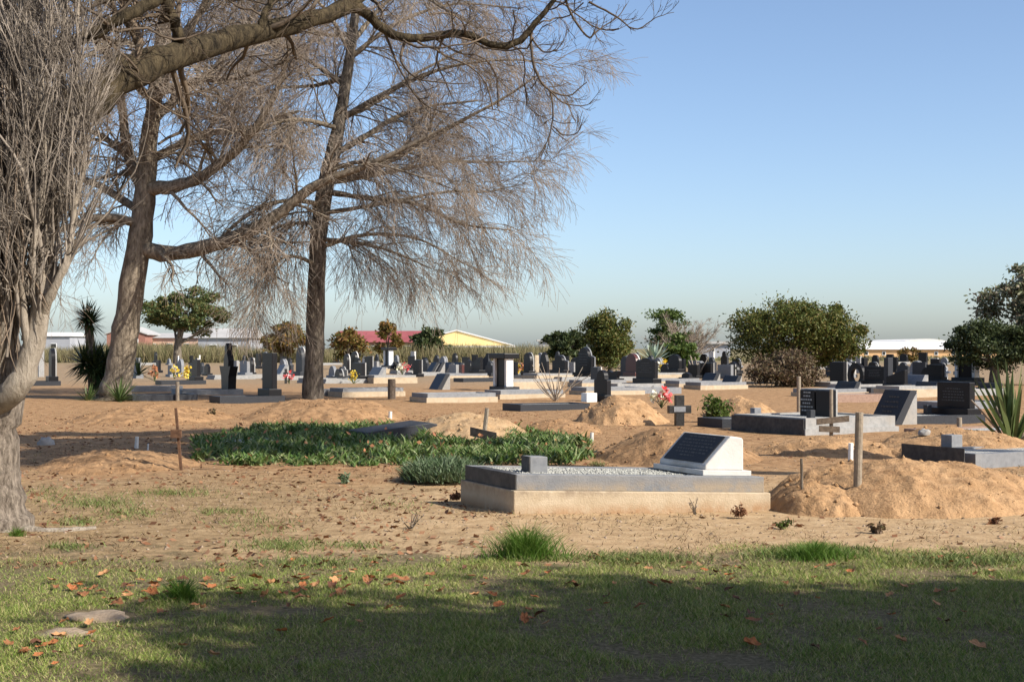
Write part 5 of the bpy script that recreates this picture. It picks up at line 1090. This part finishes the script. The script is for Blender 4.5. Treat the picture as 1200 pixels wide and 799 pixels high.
def building(x0, x1, yroof, yeave, D, depth, wall, roof, label, gable='x', wins=(), name='building', over=0.4):
    a = px(x0, yeave, D); b2 = px(x1, yeave, D); ze = a.z; zr = EYE - (yroof - HOR) * D / F
    cx = (a.x + b2.x) / 2; w_ = (b2.x - a.x) / 2; g = empty(name, (cx, D, 0), label, 'building')
    MB().box(-w_, w_, 0, depth, -0.2, ze).build('wall', wall, g)
    if gable == 'x':      # ridge parallel to the picture
        MB().prism([(-over, ze + 0.01), (depth + over, ze + 0.01), (depth / 2, zr)], -w_ - over, w_ + over, 'x').build('roof', roof, g)
    elif gable == 'y':    # gable end towards us
        MB().prism([(-w_, ze + 0.01), (w_, ze + 0.01), (0, zr)], 0, depth, 'y').build('gable', wall, g)
        MB().prism([(-w_ - over, ze - 0.05), (-w_ - over, ze + 0.1), (0, zr + 0.25), (w_ + over, ze + 0.1), (w_ + over, ze - 0.05), (0, zr + 0.05)], -0.2, depth + .2, 'y').build('roof', roof, g)
    elif gable == 'dome':
        MB().prism([(w_ * math.cos(t), ze + 0.01 + (zr - ze) * math.sin(t)) for t in np.linspace(0, math.pi, 13)], -0.3, depth, 'y').build('roof', roof, g)
    else:
        MB().box(-w_ - over, w_ + over, -over, depth + over, ze + 0.01, zr).build('roof', roof, g)
    for (fx, zz0, ww, hh_) in wins:
        f = MB().box(-w_ + 2 * w_ * fx - ww / 2, -w_ + 2 * w_ * fx + ww / 2, -0.06, 0.02, zz0, zz0 + hh_).build('window', M['whitepaint'], g)
        MB().box(-w_ + 2 * w_ * fx - ww / 2 + 0.1, -w_ + 2 * w_ * fx + ww / 2 - 0.1, -0.1, -0.06, zz0 + 0.1, zz0 + hh_ - 0.1).build('pane', M['pane'], f)
    return g
building(395, 488, 387, 401, 215, 14, M['brick'], M['redroof'], 'long low building with a red roof behind the reeds', 'x', [(k / 9, 1.0, 1.1, 1.0) for k in range(1, 9)])
by = building(470, 600, 388, 405, 240, 26, M['yellowwall'], M['whiteroof'], 'yellow gabled hall with white trim at centre left', 'y', [(0.7, 0.6, 1.4, 0.8), (0.88, 0.6, 1.4, 0.8)])
MB().box(-3, 9.6, -6, -0.3, -0.2, 1.7).build('annex', M['yellowwall'], by); MB().box(-3.2, 9.8, -6.3, -0.1, 1.71, 2.0).build('annex_roof', M['whiteroof'], by)
building(125, 170, 384, 392, 230, 10, M['brick'], M['greyroof'], 'two storey red brick house left of the pine tree', 'y', [(0.25, 2.0, 0.9, 1.1), (0.75, 2.0, 0.9, 1.1)])
building(166, 232, 390, 396, 235, 10, M['peach'], M['greyroof'], 'low peach walled house behind the pine tree', 'x', [(0.2, 1.4, 1.0, 1.0), (0.5, 1.4, 1.0, 1.0), (0.8, 1.4, 1.0, 1.0)])
building(232, 292, 384, 396, 225, 12, M['greywall'], M['greyroof'], 'house with a broad grey roof right of the pine tree', 'x', [(0.3, 1.2, 1.2, 1.0), (0.7, 1.2, 1.2, 1.0)])
building(44, 82, 389, 394, 290, 12, M['greywall'], M['whiteroof'], 'distant house with white roof left of the yucca', 'x', [(0.5, 1.4, 1.2, 1.2)])
building(632, 662, 398, 400, 260, 8, M['greywall'], M['greyroof'], 'distant grey shed left of the dark low tree', 'flat')
building(798, 856, 400, 403, 200, 14, M['greywall'], M['greyroof'], 'low grey walled shed left of the large olive tree', 'flat', [(0.3, 0.6, 0.5, 1.2), (0.65, 0.6, 0.5, 1.2)])
building(995, 1240, 400, 409.5, 230, 24, M['orangewall'], M['whiteroof'], 'long orange walled warehouse with a white roof at the right', 'x', [(k / 12, 0.5, 0.6, 0.6) for k in range(1, 12)])
building(1052, 1118, 397, 405, 265, 30, M['greywall'], M['whiteroof'], 'pale barrel roofed hall behind the orange warehouse', 'dome')
leafy_tree('bushy_tree', 1062, 430, 150, 1050, 1082, 405, 428, M['leaf_autumn'], 'thin reddish shrub in front of the orange warehouse', 700, 0.22, 71, 14, 0.9, 0.06)
# bare pale crown beside the airy green tree
rng = np.random.default_rng(303)
tb = empty('bare_tree', px(812, 428, 112), 'pale bare small tree left of the large olive tree', 'tree')
P = grow(np.tile(np.array(px(805, 428, 112)), (26, 1)), np.stack([rng.normal(0.1, 0.5, 26), rng.normal(0, 0.4, 26), np.ones(26)], -1), rng.uniform(2.6, 4.6, 26), 8, 0.02, 0.12, 0, rng); Rr = np.linspace(0.07, 0.015, 8)[None] * np.ones((26, 1))
C1, E1 = spawn(P, Rr, 16, 0.2, 1, (0.3, 0.9), (0.7, 1.5), rng, 5, 0.02, 0.14); E1 = np.clip(E1, 0.012, 0.03)
C2, E2 = spawn(C1, E1, 6, 0.2, 1, (0.3, 0.9), (0.3, 0.8), rng, 4, 0.02, 0.14); E2 = np.clip(E2, 0.008, 0.012)
put(tb, 'trunk', [(P, Rr)], 5, M['bark_pale'], False); put(tb, 'twigs', [(C1, E1), (C2, E2)], 3, M['twig'])

# ------------------------------------------------------------------ grass, leaves, litter
def lawn_density(x, y):
    e = 11.3 + 0.9 * noise.noise(Vector((x * 0.5, 0.3, 2))) + 0.5 * noise.noise(Vector((x * 1.7, y * 1.0, 5)))
    d = min(1.0, max(0.0, (e - y) / 0.7)); d *= 0.5 + 1.5 * (noise.noise(Vector((x * 0.9, y * 0.9, 8))) + 0.8 * noise.noise(Vector((x * 3, y * 3, 4))) + 0.3)
    if x < -1.2: d *= max(0.12, 1 - max(0, (y - 8.2)) * 0.28)
    return max(0, min(1, d))
cand = 400000; r = np.random.default_rng(9)
yy = 6.6 + 6.2 * r.uniform(0, 1, cand) ** 1.0; xx = r.uniform(-1, 1, cand) * (yy * 0.37 + 0.3)
den = np.zeros(cand); gx, gy = np.linspace(-5.5, 5.5, 140), np.linspace(6.5, 13, 90)
grid = np.array([[lawn_density(a, b2) for a in gx] for b2 in gy])
ii = np.clip(((xx + 5.5) / 11 * 139).astype(int), 0, 139); jj = np.clip(((yy - 6.5) / 6.5 * 89).astype(int), 0, 89)
keep = r.uniform(0, 1, cand) < grid[jj, ii]
for (sx_, sy_, sr_) in ((112, 722, 0.24), (76, 741, 0.17)):
    q = gp(sx_, sy_); keep &= ((xx - q.x) ** 2 + ((yy - q.y) / 0.8) ** 2) > sr_ ** 2
xx, yy = xx[keep], yy[keep]; n = len(xx)
zz = np.array([hgt(a, b2) for a, b2 in zip(xx, yy)]) - 0.005
V_, Q_ = blades(np.stack([xx, yy, zz], -1), r.uniform(0.015, 0.05, n) * np.array([0.8 + 1.1 * max(0, noise.noise(Vector((a * 2.1, b2 * 2.1, 15))) + 0.1) for a, b2 in zip(xx, yy)]), r.uniform(0.0025, 0.006, n), r.uniform(0.2, 1.4, n), 0.4, 3, r)
tag(link('lawn_grass', mesh_np('lawn_grass', V_, Q_), M['grass']), 'short patchy green lawn grass across the foreground', 'grass', None, 'stuff')
# weedy green patches further back
pt = []
for (x, y, wx, wy, k) in ((115, 590, 60, 10, 900), (200, 578, 70, 6, 700), (330, 640, 60, 8, 900), (150, 602, 40, 8, 500), (90, 612, 30, 6, 300), (360, 660, 70, 8, 700), (60, 580, 40, 10, 300), (260, 600, 40, 5, 300), (620, 655, 70, 6, 900), (950, 652, 90, 8, 2200), (740, 656, 90, 8, 1900), (1120, 660, 100, 8, 2400), (420, 640, 40, 5, 300), (80, 642, 30, 5, 300), (700, 545, 12, 3, 200), (300, 615, 60, 12, 300), (470, 590, 50, 10, 160)):
    for _ in range(k):
        p = gp(x + random.gauss(0, wx * 0.45), max(540, y + random.gauss(0, wy * 0.45))); pt.append((p.x, p.y, hgt(p.x, p.y)))
pt = np.array(pt); n = len(pt)
V_, Q_ = blades(pt, r.uniform(0.02, 0.085, n), r.uniform(0.004, 0.01, n), r.uniform(0.3, 1.8, n), 0.4, 3, r)
tag(link('weed_patch', mesh_np('weed_patch', V_, Q_), M['weed']), 'scattered green weed patches on the bare earth', 'grass', None, 'stuff')
def tuft(x, y, wpx, hpx, n, label, seed):
    p = gp(x, y); s = p.y / F; r = np.random.default_rng(seed); q = np.abs(r.normal(0, 0.45, n)); a = r.uniform(0, 2 * np.pi, n)
    B = np.stack([q * np.cos(a) * wpx * s / 2, q * np.sin(a) * wpx * s / 3, np.full(n, -0.01)], -1)
    V_, Q_ = blades(B, hpx * s * r.uniform(0.45, 1.15, n) * np.clip(1.15 - q * 0.5, 0.4, 1.1), r.uniform(0.004, 0.009, n), r.uniform(0.1, 0.8, n), 0.3, 4, r)
    o = link('grass_tuft', mesh_np('grass_tuft', V_, Q_), M['tuft']); o.location = (p.x, p.y, hgt(p.x, p.y)); tag(o, label, 'grass tuft', 'grass tufts')
tuft(617, 654, 112, 46, 1500, 'large bright grass tuft in front of the foreground grave', 1)
tuft(213, 704, 44, 36, 500, 'small upright grass tuft among fallen leaves at the left', 2)
tuft(955, 657, 120, 24, 1400, 'wide low grass tuft at the lawn edge on the right', 3)
tuft(20, 628, 24, 14, 200, 'small grass tuft at the foot of the near trunk', 5)
# fallen leaves
def leaf_mesh(seed):
    r = random.Random(seed); n = 9; pts = []; f = []
    outl = []
    for k in range(14):
        t = 2 * math.pi * k / 14; rad = 0.5 * (0.62 + 0.38 * abs(math.cos(2.5 * t)) + r.uniform(-0.08, 0.08)); outl.append((rad * math.cos(t), rad * math.sin(t) * 0.8))
    cu, cv = r.uniform(0.4, 1.3), r.uniform(-0.5, 0.6)
    z = lambda a, b2: cu * b2 * b2 + cv * a * a + 0.15 * r.uniform(-0.3, 0.3)
    pts = [(0, 0, 0)] + [(a * 0.5, b2 * 0.5, z(a * 0.5, b2 * 0.5)) for a, b2 in outl] + [(a, b2, z(a, b2)) for a, b2 in outl]
    for k in range(14):
        j = (k + 1) % 14; f.append((0, 1 + k, 1 + j)); f.append((1 + k, 15 + k, 15 + j, 1 + j))
    me = bpy.data.meshes.new('fallen_leaf'); me.from_pydata(pts, [], f); return me
leafms = [leaf_mesh(s) for s in range(7)]
def island_mat(name, c): return surf(name, tuple(v * 0.75 for v in c), c, 14, 0.75, 0.1, 40)
lm = [island_mat('fallen_leaf_brown', (0.28, 0.12, 0.05)), island_mat('fallen_leaf_russet', (0.38, 0.14, 0.05)), island_mat('fallen_leaf_tan', (0.46, 0.24, 0.11)), island_mat('fallen_leaf_dark', (0.12, 0.052, 0.028))]
for k, me in enumerate(leafms): me.materials.append(lm[k % 4])
rr = random.Random(17)
fixed = [(915, 717), (1030, 745), (785, 690), (668, 688), (880, 725), (365, 690), (355, 690), (330, 743), (150, 703), (110, 757), (30, 765), (65, 780), (432, 687), (585, 715), (690, 722), (1145, 763), (1100, 700), (1142, 678), (1115, 663), (958, 670), (865, 670), (850, 668), (825, 672), (760, 670), (692, 658), (700, 655), (405, 655), (20, 742), (300, 690), (280, 700), (355, 695), (240, 690), (190, 720), (140, 740), (105, 735), (545, 668), (500, 690), (455, 690), (720, 690), (735, 660), (960, 690), (880, 760), (955, 765), (620, 720), (640, 735), (470, 705), (1055, 758), (1010, 760), (215, 760), (250, 770)]
while len(fixed) < 230:
    if rr.random() < 0.6: q_ = rr.choice(((170, 690), (260, 690), (310, 685), (345, 692), (120, 700), (40, 760), (390, 668), (430, 680), (200, 705), (300, 700))); fixed.append((rr.gauss(q_[0], 34), q_[1] + rr.gauss(0, 9)))
    else: fixed.append((rr.uniform(380, 1200), rr.uniform(658, 735)))
for k, (x, y) in enumerate(fixed):
    y = max(648, min(795, y)); p = gp(x, y); o = bpy.data.objects.new('fallen_leaf', leafms[rr.randrange(7)]); COL.objects.link(o)
    s = rr.uniform(0.045, 0.11); o.scale = (s, s * rr.uniform(0.7, 1.0), s * rr.uniform(0.7, 1.3)); o.location = (p.x, p.y, hgt(p.x, p.y) + 0.025); o.rotation_euler = (rr.gauss(0, 0.22), rr.gauss(0, 0.22), rr.uniform(0, 6.28))
    tag(o, 'curled brown dry leaf lying on the foreground grass', 'leaf', 'fallen leaves on the grass')
# small litter: leaf scraps, pebbles, twigs
n = 9000; r = np.random.default_rng(55)
yy = r.uniform(10.5, 36, n) ; xx = np.where(r.uniform(0, 1, n) < 0.6, r.uniform(-1, 0.05, n), r.uniform(-1, 1, n)) * yy * 0.37
kp = np.array([noise.noise(Vector((a * 0.5, b2 * 0.35, 31))) + 0.7 * noise.noise(Vector((a * 1.9, b2 * 1.2, 33))) for a, b2 in zip(xx, yy)]) + r.uniform(-0.3, 0.3, n) > -0.02; xx, yy = xx[kp], yy[kp]; n = len(xx)
zz = np.array([hgt(a, b2) for a, b2 in zip(xx, yy)]) + 0.008
c = np.stack([xx, yy, zz], -1); a = r.uniform(0, 6.28, n); s = r.uniform(0.012, 0.045, n)
d1 = np.stack([np.cos(a), np.sin(a), r.normal(0, 0.3, n)], -1) * s[:, None]; d2 = np.stack([-np.sin(a), np.cos(a), r.normal(0, 0.5, n)], -1) * s[:, None] * 0.6
V_ = np.stack([c - d1, c + d2, c + d1, c - d2], 1).reshape(-1, 3)
tag(link('leaf_litter', mesh_np('leaf_litter', V_, np.arange(n * 4).reshape(-1, 4)), M['dryleaf']), 'small brown leaf scraps scattered over the bare earth', 'litter', None, 'stuff')
n = 2600; yy = r.uniform(11, 24, n); xx = r.uniform(-1, 1, n) * yy * 0.37; s = r.uniform(0.006, 0.022, n)
C = np.stack([xx, yy, np.array([hgt(a, b2) for a, b2 in zip(xx, yy)])], -1)
oc = np.array([(1,0,0),(0,1,0),(-1,0,0),(0,-1,0),(0,0,0.8),(0,0,-0.8)], float)
Vv = C[:, None, :] + oc[None] * s[:, None, None] * r.uniform(0.6, 1.3, (n, 6, 1)); T = np.array([(0,1,4),(1,2,4),(2,3,4),(3,0,4),(1,0,5),(2,1,5),(3,2,5),(0,3,5)])
tag(link('pebbles', mesh_np('pebbles', Vv.reshape(-1, 3), None, (np.arange(n)[:, None, None] * 6 + T[None]).reshape(-1, 3)), leafmat('pebble', [(0.14, 0.1, 0.065), (0.22, 0.16, 0.11), (0.34, 0.26, 0.19)], 0, 0.9)), 'small pebbles scattered over the bare sand', 'pebbles', None, 'stuff')

n = 70000; r = np.random.default_rng(88); yy = 10.5 + 34 * r.uniform(0, 1, n) ** 1.6; xx = r.uniform(-1, 1, n) * yy * 0.38
dn = np.array([noise.noise(Vector((a * 0.45, b2 * 0.3, 12))) + 0.5 * noise.noise(Vector((a * 1.8, b2 * 1.2, 3))) for a, b2 in zip(xx, yy)]) + np.where(xx < 0, 0.25, -0.08)
k = dn + r.uniform(-0.2, 0.2, n) > 0.1; xx, yy = xx[k], yy[k]; n = len(xx); zz = np.array([hgt(a, b2) for a, b2 in zip(xx, yy)])
V_, Q_ = blades(np.stack([xx, yy, zz], -1), r.uniform(0.015, 0.07, n), r.uniform(0.004, 0.012, n), r.uniform(0.5, 3.0, n), 0.3, 3, r)
tag(link('dry_stubble', mesh_np('dry_stubble', V_, Q_), leafmat('straw', [(0.12, 0.08, 0.045), (0.22, 0.15, 0.085), (0.36, 0.26, 0.15), (0.16, 0.14, 0.05)], 0.15, 0.9)), 'dry grass stubble and straw on the bare earth', 'stubble', None, 'stuff')

pt = []; rr = random.Random(71)
while len(pt) < 110:
    p = Vector((rr.uniform(-6.5, 1.6), rr.uniform(18.5, 29), 0.1)); y = HOR + F * EYE / p.y; x = 600 + p.x / p.y * F
    if inside(x, y): pt.append(p)
c = np.array(pt) + np.array([0, 0, 1]) * RNG.uniform(-0.02, 0.1, (len(pt), 1)); n = len(pt)
d1 = norm(RNG.normal(0, 1, (n, 3))) * RNG.uniform(0.03, 0.06, (n, 1)); d2 = norm(np.cross(d1, RNG.normal(0, 1, (n, 3)))) * 0.03
tag(link('caught_leaves', mesh_np('caught_leaves', np.stack([c - d1, c + d2, c + d1, c - d2], 1).reshape(-1, 3), np.arange(n * 4).reshape(-1, 4)), M['petal_orange']), 'orange dead leaves caught in the green ground cover', 'litter', None, 'stuff')
